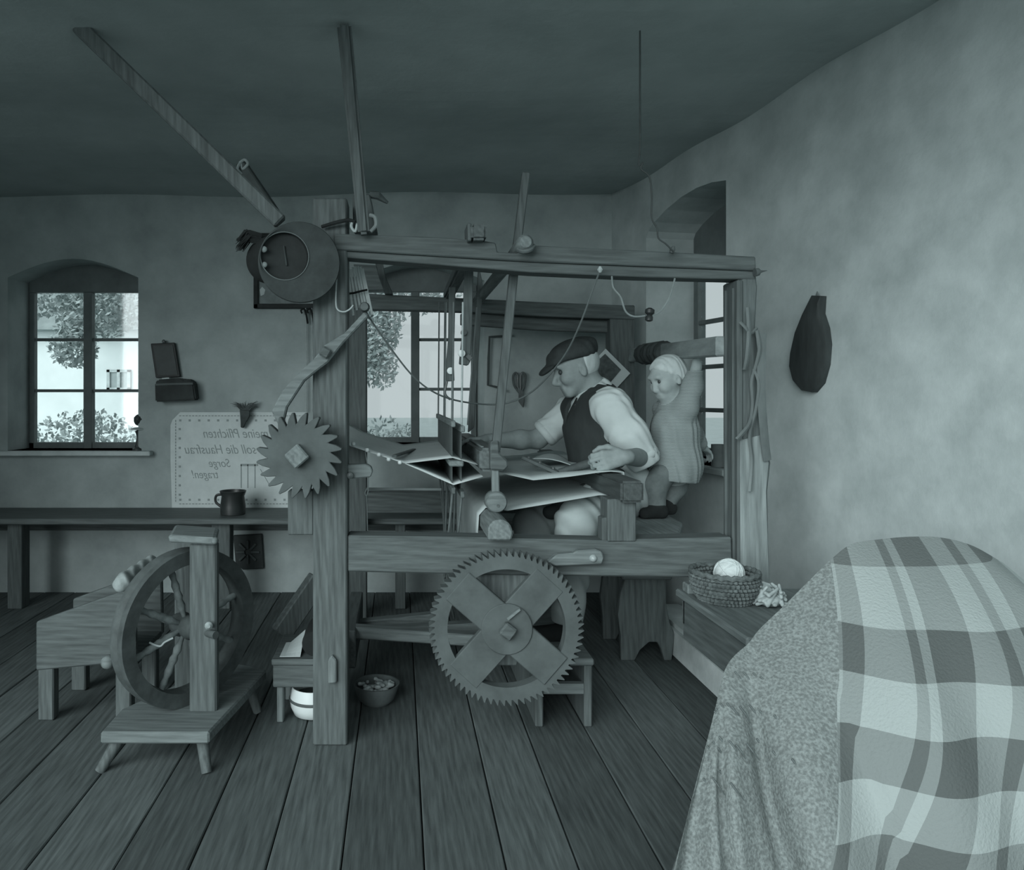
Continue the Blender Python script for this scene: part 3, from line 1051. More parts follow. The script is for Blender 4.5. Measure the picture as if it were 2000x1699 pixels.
tp = P(548, 434, 2.60)
dirp = P(345, 237, 2.60) - tp
k = (CEIL + .01 - tp.z) / dirp.z
t1 = thing('ceiling_prop', tp, 'slanting pole wedged from the hats on the loom corner up to the ceiling', 'prop')
MB().bar(tp, tp + dirp * k, .040, .052, w2=.045, h2=.055).build('pole', WZ, t1, bevel=.006)
tp = P(711, 459, 2.60)
dirp = P(690, 237, 2.60) - tp
k = (CEIL + .01 - tp.z) / dirp.z
t2 = thing('ceiling_prop', tp, 'upright pole with a rounded foot, wedged from the top beam to the ceiling', 'prop')
MB().bar(tp, tp + dirp * k, .046, .04, w2=.06, h2=.05).build('pole', WZ, t2, bevel=.010, seg=2)
tp = P(548, 434, 2.86)
t3 = thing('ceiling_prop', tp, 'short dark stick with a rag bow at its tip, behind the slanting pole', 'prop')
MB().bar(tp, P(470, 318, 2.92), .035, .04).build('stick', mat('black_stick', 0.08, .3, 9), t3, bevel=.005)
MB().tube([P(468, 318, 2.90), P(478, 312, 2.89), P(484, 320, 2.89), P(474, 330, 2.90), P(470, 318, 2.90), P(464, 330, 2.89), P(472, 340, 2.9)], .006, 7, 4).build('rag_bow', mat('grey_rag', .3, .3, 20), t3, smooth=True)
t4 = thing('dark_board', P(712, 458, 2.78), 'dark short board behind the upright pole on the top beam, tied with rags', 'board')
MB().prism([(688, 382), (722, 378), (727, 396), (738, 456), (690, 452)], 2.76, .05).build('board', DZ, t4, bevel=.005)
MB().tube([P(722, 380, 2.78), P(738, 382, 2.78), P(757, 396, 2.80)], [.014, .016, .006], 8).build('peg', WX, t4, smooth=True)
MB().tube([P(722, 420, 2.74), P(732, 424, 2.735), P(734, 440, 2.735), P(724, 452, 2.74)], .007, 7, 4).build('rag_tie', LINEN, t4, smooth=True)
MB().tube([P(690, 430, 2.6), P(686, 442, 2.6), P(694, 452, 2.6), P(698, 436, 2.6)], .005, 7, 4).build('rag_tie', LINEN, t4, smooth=True)
t5 = thing('dark_switch', P(600, 440, 2.62), 'thin dark bent switch lying from the hats to the upright pole', 'stick')
MB().tube([P(628, 443, 2.62), P(655, 435, 2.61), P(680, 430, 2.60), P(694, 433, 2.585)], [.006, .007, .007, .004], 7, 4).build('rod', BLACK, t5)

# ---- felt hat hung on the loom corner: brim towards the room, hollow crown behind, bristle plume
hc = P(585, 512, 2.545)
ho = P(556, 500, 2.545)
ht = thing('felt_hat', hc - Vector((0, 0, .14)), 'broad-brimmed dark felt hat with a bristle plume, hung opening outwards on the loom corner', 'hat')
fx, fz = Vector((1, .18, 0)).normalized(), Vector((0, 0, 1))
fy = Vector((-.18, 1, 0)).normalized()
NA = 44
an = [2 * math.pi * k / NA for k in range(NA)]


def ring(c, r, dy, wv=0.0, flat=1.0):
    return [c + fx * math.cos(a) * r + fz * math.sin(a) * r * flat + fy * (dy + wv * math.cos(2 * a + .6)) for a in an]


br_rows = [ring(hc, .138, .014, .004), ring(hc, .141, .007, .004), ring(hc, .138, .001, .004), ring(hc.lerp(ho, .35), .118, -.001, .002), ring(hc.lerp(ho, .8), .095, .0, .001), ring(ho, .083, .002)]
MB().grid(br_rows, closed=True).build('brim', FELT, ht, smooth=True)
MB().grid([ring(ho, .084, .003), ring(ho, .080, .020), ring(ho, .04, .024), ring(ho, .001, .022)], closed=True).build('lining', mat('hat_lining', .032, .3, 12), ht, smooth=True)
cr_off = Vector((-.050, .0, .002))
cr_rows = [ring(ho, .083, .004), ring(ho + cr_off * .3, .086, .03), ring(ho + cr_off, .084, .10), ring(ho + cr_off * 1.1, .074, .118), ring(ho + cr_off * 1.1, .045, .116), ring(ho + cr_off * 1.1, .001, .108)]
MB().grid(cr_rows, closed=True).build('crown', BLACK, ht, smooth=True)
MB().tube(ring(ho, .083, .0) + [ring(ho, .083, .0)[0]], .0018, 6).build('sweatband_edge', mat('sweatband', .16, .1, 20), ht, smooth=True)
MB().bar(ho + Vector((.004, .020, -.03)), ho + Vector((-.006, .020, .04)), .008, .006, up=(1, 0, 0)).build('lining_tab', FELT, ht, bevel=.002)
for px, py, r in ((520, 487, .011), (521, 517, .010)):
    MB().lathe(P(px - 4, py, 2.535), (-.3, -1, 0), [(.002, -.006), (r, -.002), (r, .003), (.002, .006)], 10).build('ornament', mat('hat_ornament', .22, .2, 20), ht, smooth='all')
tuft = MB()
for q in range(90):
    a = P(492 + random.random() * 20, 455 + random.random() * 22, 2.60)
    b = P(460 + random.random() * 16, 466 + random.random() * 26, 2.58 + random.random() * .04)
    m_ = a.lerp(b, .5) + Vector((0, 0, .022))
    tuft.tube([a, m_, b], [.0035, .003, .0008], 4)
tuft.build('bristle_plume', BLACK, ht, kind='stuff')

# ---- straps on the right post
st = thing('leather_straps', P(1478, 860, 2.61), 'worn leather straps looped and hanging on the split upright', 'straps')
LEA = mat('worn_leather', 0.13, .4, 8, (1, 1, .3), .4, .7, v2=.20)


def strap(pts, w_, name='strap', Y0=2.615):
    a, b = [], []
    pp = spline([P(x, y, Y0 - .012 * math.sin(i * 1.3)) for i, (x, y) in enumerate(pts)], 5)
    rows = []
    for i, p in enumerate(pp):
        d = (pp[min(i + 1, len(pp) - 1)] - pp[max(i - 1, 0)]).normalized()
        s_ = Vector((d.z, 0, -d.x))
        rows.append([p - s_ * w_ / 2 + Vector((0, .004, 0)), p, p + s_ * w_ / 2 + Vector((0, .004, 0))])
    MB().grid(rows).build(name, LEA, st, solid=.003, smooth=True)


strap([(1446, 628), (1458, 640), (1468, 650), (1480, 640)], .012)
strap([(1462, 600), (1464, 650), (1460, 700), (1455, 722)], .016)
strap([(1480, 645), (1485, 680), (1478, 715), (1470, 745), (1472, 790), (1466, 825), (1452, 845), (1440, 858)], .015)
strap([(1474, 720), (1484, 750), (1478, 800), (1466, 850), (1470, 900), (1466, 960)], .014)
strap([(1490, 650), (1488, 760), (1494, 850), (1500, 900)], .030)

# ---- electric cord with switch
ec = thing('electric_cord', P(1268, 625, 2.58), 'thin electric cord dropping from the ceiling, looped over the top beam with a dangling switch', 'cord')
cordm = mat('flex', .07, .15, 40)
FLEXG = mat('grey_flex', .22, .15, 40)
MB().tube([P(1250, 60, 2.57), P(1250, 180, 2.58), P(1250, 290, 2.58), P(1247, 322, 2.58), P(1256, 318, 2.57), P(1252, 330, 2.57), P(1268, 345, 2.57), P(1273, 380, 2.57), P(1273, 425, 2.57), P(1283, 445, 2.57),
           P(1286, 465, 2.57), P(1300, 476, 2.57), P(1316, 492, 2.585)], .0028, 6, 5).build('flex', cordm, ec, smooth=True)
MB().tube([P(1195, 540, 2.61), P(1198, 562, 2.59), P(1212, 580, 2.58), P(1222, 608, 2.58), P(1238, 618, 2.58), P(1260, 617, 2.58)], .0034, 6, 5).build('flex', FLEXG, ec, smooth=True)
MB().tube([P(1274, 616, 2.58), P(1292, 606, 2.58), P(1308, 580, 2.58), P(1318, 544, 2.60)], .0034, 6, 5).build('flex', FLEXG, ec, smooth=True)
MB().lathe(P(1267, 628, 2.58), (0.1, 0, 1), [(.006, 0), (.013, .004), (.013, .016), (.008, .022), (.016, .03), (.016, .042), (.006, .048)], 12).build('switch', mat('bakelite', .03, .2, 9, rough=.4), ec, smooth=True)
MB().lathe(P(1313, 489, 2.60), (.3, 0, 1), [(.008, -.01), (.010, .004), (.004, .016)], 10).build('hook', IRON, ec, smooth=True)

# ================================================================== ON AND ALONG THE BACK WALL
# wall bench running along the back wall
zb_ = Z(991, YB)
wb = thing('wall_bench', (-.9, 4.5, 0), 'long narrow plank bench along the back wall under the embroidered cloth', 'bench')
MB().span(-3.1, 1.22, 4.28, 4.715, zb_ - .035, zb_).build('seat', mat('bench_top_wood', .13, .3, 5, (1.2, 14, 14), .3, .55, 'wood'), wb, bevel=.006)
for px0, px1 in ((14, 42), (413, 449), (772, 792), (1040, 1062)):
    MB().span(X(px0, 4.34), X(px1, 4.34), 4.34, 4.44, 0, zb_ - .033).build('leg', DZ, wb, bevel=.004)
MB().span(-3.1, 1.22, 4.68, 4.712, zb_ - .14, zb_ - .035).build('ledger', DX, wb, bevel=.003)

# small black pot
pc = P(455, 1003, 4.45)
pc.z = zb_
pot = thing('black_pot', pc, 'small black pot with side handle standing on the wall bench', 'pot')
POTM = mat('black_enamel', .035, .3, 9, bump=.1, rough=.4, spec=.5)
MB().lathe(pc, (0, 0, 1), [(.070, 0), (.074, .004), (.076, .05), (.068, .11), (.078, .135), (.080, .142), (.074, .142), (.064, .11), (.066, .012), (.001, .010)], 28).build('body', POTM, pot, smooth=True)
MB().tube([pc + Vector((-.066, 0, .12)), pc + Vector((-.100, 0, .112)), pc + Vector((-.104, 0, .075)), pc + Vector((-.072, 0, .045))], .008, 8, 5).build('handle', POTM, pot, smooth=True)

# embroidered cloth
YC = YB - .006
cp = [(345, 812), (352, 805), (600, 805), (600, 993), (336, 993), (333, 900), (333, 830), (337, 820)]
ec2 = thing('wall_cloth', P(465, 993, YC), 'white embroidered wall cloth with stitched border and mirrored script lines', 'wall cloth')
MB().prism(cp, YC, .004).build('cloth', mat('wall_cloth_linen', .66, .08, 12, bump=.1), ec2)
stm = mat('stitch_thread', .33, .1, 9, bump=0)
sb = MB()


def stitch(x, y, w_, h_):
    c = P(x, y, YC - .001)
    sb.box(c, (w_ / 305, .002, h_ / 305))


for q in range(40):
    stitch(352 + q * 6.3, 812, 4, 1.6)
    stitch(352 + q * 6.3, 984, 4, 1.6)
for q in range(27):
    stitch(343, 822 + q * 6, 1.6, 4)
for q in range(14):
    stitch(352 + q * 18.5, 821, 4, 4)
    stitch(352 + q * 18.5, 976, 4, 4)
for q in range(8):
    stitch(351, 838 + q * 18.3, 4, 4)
sb.build('border_stitching', stm, ec2, kind='stuff')


def script_line(txt, xc, yb, size, name='script'):
    cu = bpy.data.curves.new('t', 'FONT')
    cu.body = txt
    cu.size = size
    cu.shear = .35
    cu.align_x = 'CENTER'
    cu.extrude = .0008
    cu.offset = -.0004
    to = bpy.data.objects.new('t', cu)
    col.objects.link(to)
    dg = bpy.context.evaluated_depsgraph_get()
    me = bpy.data.meshes.new_from_object(to.evaluated_get(dg))
    o_ = P(xc, yb, YC - .001)
    mb = MB()
    mb.add([Vector((o_.x - v.co.x * .8, o_.y - v.co.z, o_.z + v.co.y)) for v in me.vertices], [tuple(p.vertices) for p in me.polygons])
    bpy.data.objects.remove(to)
    bpy.data.meshes.remove(me)
    mb.build(name, stm, ec2)


script_line('meine Pflichten', 462, 855, .085)
script_line('soll die Hausfrau', 432, 886, .085)
script_line('Sorge', 430, 912, .075)
script_line('tragen!', 402, 934, .075)
pic = MB()
for q, xx in enumerate((471, 484, 498)):
    pic.box(P(xx, 930, YC - .001), (.006, .002, 46 / 305))
pic.box(P(487, 908, YC - .001), (34 / 305, .002, .014))
pic.bar(P(508, 916, YC - .001), P(528, 950, YC - .001), .002, .006, up=(0, 1, 0))
pic.build('embroidered_motif', stm, ec2)

# dark pointed pouch pinned over the cloth, with a tuft on top
po = thing('hanging_pouch', P(478, 836, 4.68), 'small dark pointed pouch pinned over the top edge of the embroidered cloth', 'pouch')
MB().loft([[P(468, 800, 4.690), P(488, 802, 4.690), P(488, 802, 4.655), P(468, 800, 4.655)], [P(469, 812, 4.690), P(489, 812, 4.690), P(488, 812, 4.65), P(470, 812, 4.65)],
           [P(470, 826, 4.690), P(480, 826, 4.690), P(480, 826, 4.66), P(470, 826, 4.66)], [P(470, 835, 4.690), P(476, 836, 4.690), P(476, 836, 4.675), P(470, 835, 4.675)]]).build('pouch', mat('pouch', .075, .3, 20), po, bevel=.004, smooth=True)
tf = MB()
for q in range(60):
    a = P(478 + random.uniform(-8, 8), 803, 4.68)
    b = P(478 + random.uniform(-28, 28), 782 + random.uniform(0, 14), 4.66 + random.random() * .04)
    tf.tube([a, a.lerp(b, .6) + Vector((0, 0, .012)), b], [.003, .002, .0008], 4)
tf.build('tuft', mat('dark_tuft', .10, .2, 20), po, kind='stuff')

# tilted mirror and box below it
mi = thing('wall_mirror', P(325, 740, 4.69), 'small dark-framed mirror hanging askew above a wall box', 'mirror')
MB().prism([(294, 671), (341, 669), (352, 736), (304, 738)], 4.69, .025).build('frame', mat('black_frame', .03, .3, 12, rough=.5), mi, bevel=.004)
MB().prism([(299, 675), (337, 674), (347, 732), (308, 733)], 4.686, .006).build('glass', mat('dull_glass', .07, .3, 6, bump=0, rough=.5, spec=.2), mi)
MB().lathe(P(321, 667, 4.70), (0, -1, 0), [(.008, -.01), (.008, .012), (.012, .014), (.004, .02)], 8).build('nail', IRON, mi)
bxw = thing('wall_box', P(340, 783, 4.66), 'dark rounded wall box fixed under the askew mirror', 'box')
MB().prism([(302, 748), (308, 741), (352, 738), (358, 741), (366, 740), (374, 743), (378, 750), (382, 781), (340, 784), (303, 785)], 4.62, .095).build('body', mat('box_wood', .045, .3, 10, bump=.3), bxw, bevel=.008, seg=2)
MB().prism([(304, 749), (376, 747), (377, 751), (304, 753)], 4.612, .01).build('lid_edge', DX, bxw)
MB().prism([(316, 738), (330, 737), (331, 741), (317, 742)], 4.64, .05).build('paper_slip', PAPER, bxw)

# figurine on the left sill
fg = P(270, 876, 4.74)
fg.z = zs1
fi = thing('figurine', fg, 'small dark statuette of a curly head over a stem on the window sill', 'figurine')
fgm = mat('bronze', .05, .3, 9, rough=.4)
MB().lathe(fg, (0, 0, 1), [(.036, 0), (.036, .012), (.024, .02), (.016, .05), (.010, .085), (.016, .115), (.022, .12), (.010, .13)], 16).build('stem', fgm, fi, smooth=True)
MB().lathe(fg + Vector((0, 0, .13)), (0, 0, 1), [(.008, 0), (.045, .004), (.046, .012), (.02, .018)], 18).build('collar', mat('pale_collar', .5), fi, smooth=True)
S = Sculpt((fg.x - .07, fg.y - .07, fg.z + .12), (fg.x + .07, fg.y + .07, fg.z + .28), .004)
S.ell((fg.x, fg.y, fg.z + .195), (.027, .03, .036), k=.01)
for q in range(26):
    a, bb = random.random() * 6.28, random.random() * .9 + .3
    S.ell((fg.x + .028 * math.cos(a) * math.sin(bb * 1.7), fg.y + .028 * math.sin(a) * math.sin(bb * 1.7), fg.z + .198 + .03 * math.cos(bb * 1.7)), (.009, .009, .009), k=.004)
S.mb().build('curly_head', fgm, fi, smooth='all')

# framed picture behind the hats
fp = thing('framed_picture', P(556, 602, 4.69), 'framed picture with pale mount on the back wall behind the hats', 'picture')
c0 = [(497, 455), (660, 455), (660, 601), (497, 601)]
fm = MB()
for a, b in (((495, 455), (660, 463)), ((495, 593), (660, 602)), ((495, 455), (504, 602)), ((652, 455), (660, 602))):
    q0, q1 = P(a[0], a[1], 4.685), P(b[0], b[1], 4.685)
    fm.span(q0.x, q1.x, 4.685, 4.715, q1.z, q0.z)
fm.build('frame', mat('picture_frame', .035, .3, 12), fp, bevel=.004)
MB().prism(c0, 4.705, .008).build('mount', mat('picture_mount', .24, .3, 10, bump=0), fp)
S = MB().prism([(507, 566), (512, 560), (518, 566), (516, 575), (509, 578)], 4.703, .003).build('pale_figure', PAPER, fp)

# hooks on a nail under the picture
hk = thing('wire_hooks', P(600, 640, 4.69), 'two bent wire hooks hanging on threads beside the loom post', 'hooks')
for dx in (0, 12):
    MB().tube([P(590 + dx, 612, 4.68), P(588 + dx, 606, 4.68), P(594 + dx, 604, 4.68), P(598 + dx, 614, 4.68), P(601 + dx, 632, 4.68)], .006, 6, 5).build('hook', BLACK, hk)
    MB().tube([P(597 + dx, 600, 4.69), P(599 + dx, 700, 4.69), P(598 + dx, 805, 4.69)], .0035, 6).build('thread', STRING, hk)

# iron plate under the bench
vp = thing('stove_plate', P(484, 1112, 4.69), 'dark square iron plate with raised ornament low on the back wall', 'plate')
MB().prism([(455, 1046), (511, 1043), (515, 1110), (474, 1113), (460, 1100)], 4.69, .025).build('plate', mat('cast_iron', .06, .3, 9, bump=.4), vp, bevel=.004)
for a in range(8):
    th_ = a * math.pi / 4
    c = P(484, 1078, 4.685)
    MB().bar(c + Vector((math.cos(th_) * .02, 0, math.sin(th_) * .02)), c + Vector((math.cos(th_) * .075, 0, math.sin(th_) * .075)), .014, .02, up=(0, 1, 0)).build('ornament', mat('cast_relief', .10, .3, 9), vp, bevel=.002)

# wire bracket, scissors, photo card
br = thing('wall_bracket', P(970, 760, 4.69), 'bent iron bracket on the wall between the window and the scissors', 'bracket')
MB().tube([P(1000, 655, 4.69), P(956, 658, 4.69), P(954, 700, 4.69), P(953, 752, 4.69), P(975, 757, 4.69), P(988, 764, 4.69)], .008, 7).build('rod', mat('bracket_iron', .08, .2, 9), br)
MB().tube([P(977, 757, 4.69), P(976, 728, 4.69)], .007, 7).build('rod', MATS['bracket_iron'], br)
sc_ = thing('shears', P(1015, 796, 4.69), 'iron shears hanging point down on the back wall behind the weaver', 'scissors')
for sg in (-1, 1):
    MB().tube([P(1016 + sg * 1, 768, 4.69), P(1014 + sg * 10, 752, 4.69), P(1014 + sg * 12, 735, 4.69), P(1014 + sg * 7, 728, 4.69), P(1014 + sg * 3, 735, 4.69), P(1014 + sg * 3, 752, 4.69), P(1016 - sg * 1, 770, 4.69)], .0075, 7, 4).build('handle', IRON, sc_, smooth=True)
    MB().prism([(1013, 764), (1021, 762), (1024, 778), (1022 + sg, 796), (1013, 784)], 4.685 + .006 * sg, .006).build('blade', IRON, sc_)
cdp = thing('photo_card', P(1195, 765, 4.12), 'pale-bordered photograph card tilted against the rear loom post', 'photograph')
MB().prism([(1183, 681), (1231, 729), (1195, 768), (1147, 718)], 4.115, .004).build('card', PAPER, cdp)
MB().prism([(1182, 691), (1213, 722), (1188, 752), (1152, 718)], 4.112, .004).build('print', PRINT, cdp)

# ================================================================== RIGHT SIDE
# paddle-shaped dark board on the right wall
lb = thing('wall_paddle', PW(1578, 767, .01), 'dark leaf-shaped wooden paddle hanging on the right wall', 'paddle')
pts = [(1585, 577), (1602, 578), (1600, 612), (1609, 640), (1613, 672), (1610, 712), (1600, 748), (1585, 766), (1565, 762), (1548, 742), (1541, 715), (1543, 690), (1552, 650), (1566, 615)]
a_ = [PW(x, y, .03) for x, y in pts]
lbm = MB()
lbm.loft([[p - WN * .028 for p in a_], a_, [a_[0].lerp(p, .0) * 0 + (sum(a_, Vector()) / len(a_)).lerp(p, .86) + WN * .006 for p in a_]])
lbm.build('blade', mat('paddle_wood', .045, .3, 6, (4, 4, 1), .3, .7), lb, smooth=True)
MB().tube([PW(1594, 578, .02), PW(1596, 570, .02), PW(1598, 578, .02)], .003, 6).build('hanging_loop', DSTRING, lb)

# wall bench carrying basket and blanket
ZS = .57
sb_ = thing('side_bench', (1.36, 2.35, 0), 'broad dark wooden bench along the right wall with deep apron board', 'bench')


def wx(Y, off=0.0):
    return (WC - off) - WS * Y


s = MB()
s.extr([(.98, 2.08, ZS - .028), (wx(2.08, .01), 2.08, ZS - .028), (wx(2.62, .01), 2.62, ZS - .028), (.98, 2.62, ZS - .028)], (0, 0, .028))
s.build('seat', mat('bench_seat_wood', .15, .3, 5, (12, 1.2, 12), .3, .5, 'wood'), sb_, bevel=.006)
MB().span(1.0, 1.03, 2.10, 2.60, ZS - .17, ZS - .028).build('apron', mat('bench_apron_wood', .11, .3, 5, (12, 1.2, 12), .3, .6, 'wood'), sb_, bevel=.004)
MB().span(1.0, wx(2.6, .02), 2.585, 2.61, ZS - .12, ZS - .028).build('end_apron', DX, sb_, bevel=.003)
for yy, xx in ((2.13, 1.035), (2.13, 1.72), (2.55, wx(2.6, .08))):
    MB().span(xx, xx + .06, yy - .03, yy + .03, 0, ZS - .028).build('leg', DZ, sb_, bevel=.004)

# whitewashed footing at the wall base
ft = MB()
ft.extr([(wx(3.9, .02), 3.9, 0), (wx(3.9, .20), 3.9, 0), (wx(2.66, .42), 2.66, 0), (wx(2.66, .02), 2.66, 0)], (0, 0, .16))
ft.build('trim_1', mat('whitewash', .6, .25, 5, bump=.5, dist=.01), None, bevel=.02, seg=2, kind='structure')

# basket with yarn ball and needles
bc = Vector((X(1415, 2.46), 2.46, ZS))
bk = thing('wicker_basket', bc, 'round dark wicker basket on the side bench holding yarn', 'basket')
WIC = mat('wicker', .12, .45, 60, (1, 1, 1), .5, .8)
nst = 44
for r in range(7):
    h = .006 + r * .013
    rad = .072 + .030 * math.sin(min(1, (r + .6) / 5) * math.pi / 2)
    pp = []
    for k in range(nst * 2 + 1):
        a = math.pi * k / nst
        rr = rad + (.0035 if (k + r) % 2 else -.0035)
        pp.append(bc + Vector((math.cos(a) * rr, math.sin(a) * rr, h)))
    MB().tube(pp, .0072, 5).build('wicker_strand', WIC, bk, smooth=True)
rimp = [bc + Vector((math.cos(a) * .104, math.sin(a) * .104, .097 + .003 * math.sin(a * 22))) for a in [2 * math.pi * k / 60 for k in range(61)]]
MB().tube(rimp, .0095, 7).build('rim', WIC, bk, smooth=True)
MB().lathe(bc, (0, 0, 1), [(.076, .002), (.076, .010), (.001, .011)], 26).build('base', WIC, bk)
yb_c = bc + Vector((.022, .015, .088))
yn = thing('yarn_ball', yb_c - Vector((0, 0, .048)), 'pale ball of yarn lying in the wicker basket', 'yarn ball')
YAR = mat('pale_yarn', .62, .12, 50, (1, 1, 2), .6, .95)
MB().lathe(yb_c, (.2, -.3, 1), [(.047 * math.sin(a), -.047 * math.cos(a)) for a in [math.pi * k / 14 for k in range(15)]], 24).build('core', YAR, yn, smooth='all')
for q in range(9):
    ax = Vector((random.gauss(0, 1), random.gauss(0, 1), random.gauss(0, 1))).normalized()
    u_ = ax.orthogonal().normalized()
    v_ = ax.cross(u_)
    MB().tube([yb_c + (u_ * math.cos(a) + v_ * math.sin(a)) * .0475 for a in [2 * math.pi * k / 30 for k in range(31)]], .0022, 5).build('winding', YAR, yn, smooth=True)
kn = thing('knitting_needles', bc + Vector((-.06, -.03, .075)), 'thin knitting needles lying across the wicker basket', 'needles')
MB().tube([bc + Vector((-.085, -.02, .092)), bc + Vector((-.01, -.06, .060))], .0016, 6).build('needle', SHINY, kn)
MB().tube([bc + Vector((-.085, .015, .090)), bc + Vector((-.005, -.03, .062))], .0016, 6).build('needle', SHINY, kn)
dw = thing('dark_knitting', bc + Vector((-.035, .02, .02)), 'dark bundle of knitting tucked beside the yarn ball', 'knitting')
S = Sculpt(bc + Vector((-.09, -.06, .0)), bc + Vector((.03, .10, .11)), .004)
S.ell(bc + Vector((-.035, .02, .04)), (.042, .052, .03), k=.02).ell(bc + Vector((-.05, .0, .055)), (.02, .03, .02), k=.02)
S.ripple(.003, 160, 90, 120)
S.mb().build('bundle', BLACK, dw, smooth='all')
# crumpled paper-white cloth
rc = Vector((X(1502, 2.40), 2.40, ZS))
S = Sculpt(rc + Vector((-.075, -.07, -.01)), rc + Vector((.08, .08, .10)), .0028)
S.ell(rc + Vector((0, 0, .022)), (.040, .040, .024), k=.01)
for q in range(42):
    a = random.random() * 6.28
    p0 = rc + Vector((math.cos(a) * .048, math.sin(a) * .048, .006 + random.random() * .05))
    p1 = rc + Vector((math.cos(a + 1.0) * .03, math.sin(a + 1.0) * .03, .02 + random.random() * .05))
    S.cone(p0, p1, .006, .0045, .003)
S.cut(rc + Vector((0, 0, .0005)), (0, 0, -1))
tag(S.mb().build('crumpled_rag', mat('rag_linen', .42, .3, 30, bump=.4), None, smooth='all'), 'crumpled white rag lying on the side bench next to the basket', 'rag')
wbk = MB().box((X(1352, 2.56), 2.56, ZS + .017), (.05, .05, .034)).build('wood_block', LX, None, bevel=.004)
tag(wbk, 'small wooden block on the bench corner left of the basket', 'block')

# plaid blanket thrown over a heap, falling to the floor
sil = [(1372, 1560, 1.60), (1392, 1420, 1.66), (1402, 1360, 1.70), (1416, 1308, 1.74), (1434, 1281, 1.77), (1462, 1256, 1.80), (1484, 1228, 1.82), (1530, 1184, 1.84), (1580, 1134, 1.86), (1628, 1088, 1.88), (1665, 1062, 1.90),
       (1720, 1053, 1.92), (1780, 1048, 1.94), (1840, 1050, 1.95), (1900, 1066, 1.95), (1960, 1100, 1.95)]
silp = spline([P(*q) for q in sil], 6)
nu, nv = len(silp), 46
bot = spline([Vector(q) for q in ((.60, 1.52, .002), (.66, 1.45, .002), (.80, 1.40, .002), (1.0, 1.36, .002), (1.2, 1.34, .002), (1.4, 1.36, .002), (1.55, 1.45, .002), (1.62, 1.6, .002))], 13)
rows, uvs = [], []
backr = []
for i in range(nu):
    u = i / (nu - 1)
    top_, b_ = silp[i], bot[min(len(bot) - 1, int(u * (len(bot) - 1)))]
    r = []
    for j in range(nv):
        v = j / (nv - 1)
        p = top_.lerp(b_, v)
        bulge = .16 * math.sin(math.pi * min(1, v * 1.15)) * (0.35 + .65 * u)
        p = p + Vector((-.10 * math.sin(math.pi * v) * (1 - u), -bulge, .12 * math.sin(math.pi * v) * u))
        g1 = math.exp(-((u - .20 - .03 * v) / .016) ** 2) + math.exp(-((u - .31 - .03 * v) / .016) ** 2)
        fold = (.030 if u < .5 else .018) * math.sin(u * 34 + 1.5 * v) * min(1, v * 2.2) - .06 * g1 * max(0, min(1, (v - .10) * 4))
        p = p + Vector((-.25, -1, .1)).normalized() * fold
        if p.z < .002:
            p.z = .002
        r.append(p)
    rows.append(r)
bl = MB()
bl.grid(rows)
back = []
for i in range(nu):
    u = i / (nu - 1)
    t_ = silp[i]
    b2 = Vector((t_.x + .06 * (1 - u), t_.y + .09, .002))
    back.append([t_ + Vector((0, .0, 0)), t_.lerp(b2, .4) + Vector((.0, .03, .0)), b2])
bl.grid(back)
blm = bpy.data.materials.new('plaid_wool')
blo = bl.build('plaid_blanket', blm, None, smooth='all')
tag(blo, 'thick woollen blanket with broad plaid stripes heaped in front of the side bench', 'blanket')
me = blo.data
uvl = me.uv_layers.new(name='UVMap')
uvv = [(0.5 * (p.x + .5 * (.832 - p.z)), p.z) for r in rows + back for p in r]   # laid out flat from the front
for lpx in me.loops:
    uvl.data[lpx.index].uv = uvv[lpx.vertex_index]
blm.use_nodes = True
nt = blm.node_tree
bs = nt.nodes['Principled BSDF']
bs.inputs['Roughness'].default_value = .95
bs.inputs['Specular IOR Level'].default_value = .1
uvn = nt.nodes.new('ShaderNodeUVMap')
sx = nt.nodes.new('ShaderNodeSeparateXYZ')
nt.links.new(uvn.outputs[0], sx.inputs[0])


def bands(sock, stops):
    cr = nt.nodes.new('ShaderNodeValToRGB')
    cr.color_ramp.interpolation = 'CONSTANT'
    e = cr.color_ramp.elements
    while len(e) < len(stops):
        e.new(.5)
    for el, (p, v) in zip(e, stops):
        el.position = p
        el.color = (v, v, v, 1)
    nt.links.new(sock, cr.inputs[0])
    return cr.outputs[0]


cu_ = bands(sx.outputs[0], [(0, .5), (.548, .22), (.566, .64), (.602, .26), (.616, .62), (.628, .20), (.668, .6), (.700, .25), (.718, .62), (.74, .22), (.79, .6)])
cv_ = bands(sx.outputs[1], [(0, .7), (.07, .22), (.16, .7), (.25, .22), (.36, .7), (.45, .20), (.54, .72), (.63, .20), (.715, .72), (.825, .28)])
av = nt.nodes.new('ShaderNodeMix')
av.inputs[0].default_value = .5
nt.links.new(cu_, av.inputs[2])
nt.links.new(cv_, av.inputs[3])
lt = nt.nodes.new('ShaderNodeMath')
lt.operation = 'GREATER_THAN'
lt.inputs[1].default_value = .548
nt.links.new(sx.outputs[0], lt.inputs[0])
nz = nt.nodes.new('ShaderNodeTexNoise')
nz.inputs['Scale'].default_value = 150
nz.inputs['Detail'].default_value = 6
tcn = nt.nodes.new('ShaderNodeTexCoord')
nt.links.new(tcn.outputs['Object'], nz.inputs[0])
sp_ = nt.nodes.new('ShaderNodeMapRange')
sp_.inputs['From Min'].default_value = .38
sp_.inputs['From Max'].default_value = .66
sp_.inputs['To Min'].default_value = .30
sp_.inputs['To Max'].default_value = .52
nt.links.new(nz.outputs[0], sp_.inputs[0])
fin = nt.nodes.new('ShaderNodeMix')
nt.links.new(lt.outputs[0], fin.inputs[0])
nt.links.new(sp_.outputs[0], fin.inputs[2])
nt.links.new(av.outputs[0], fin.inputs[3])
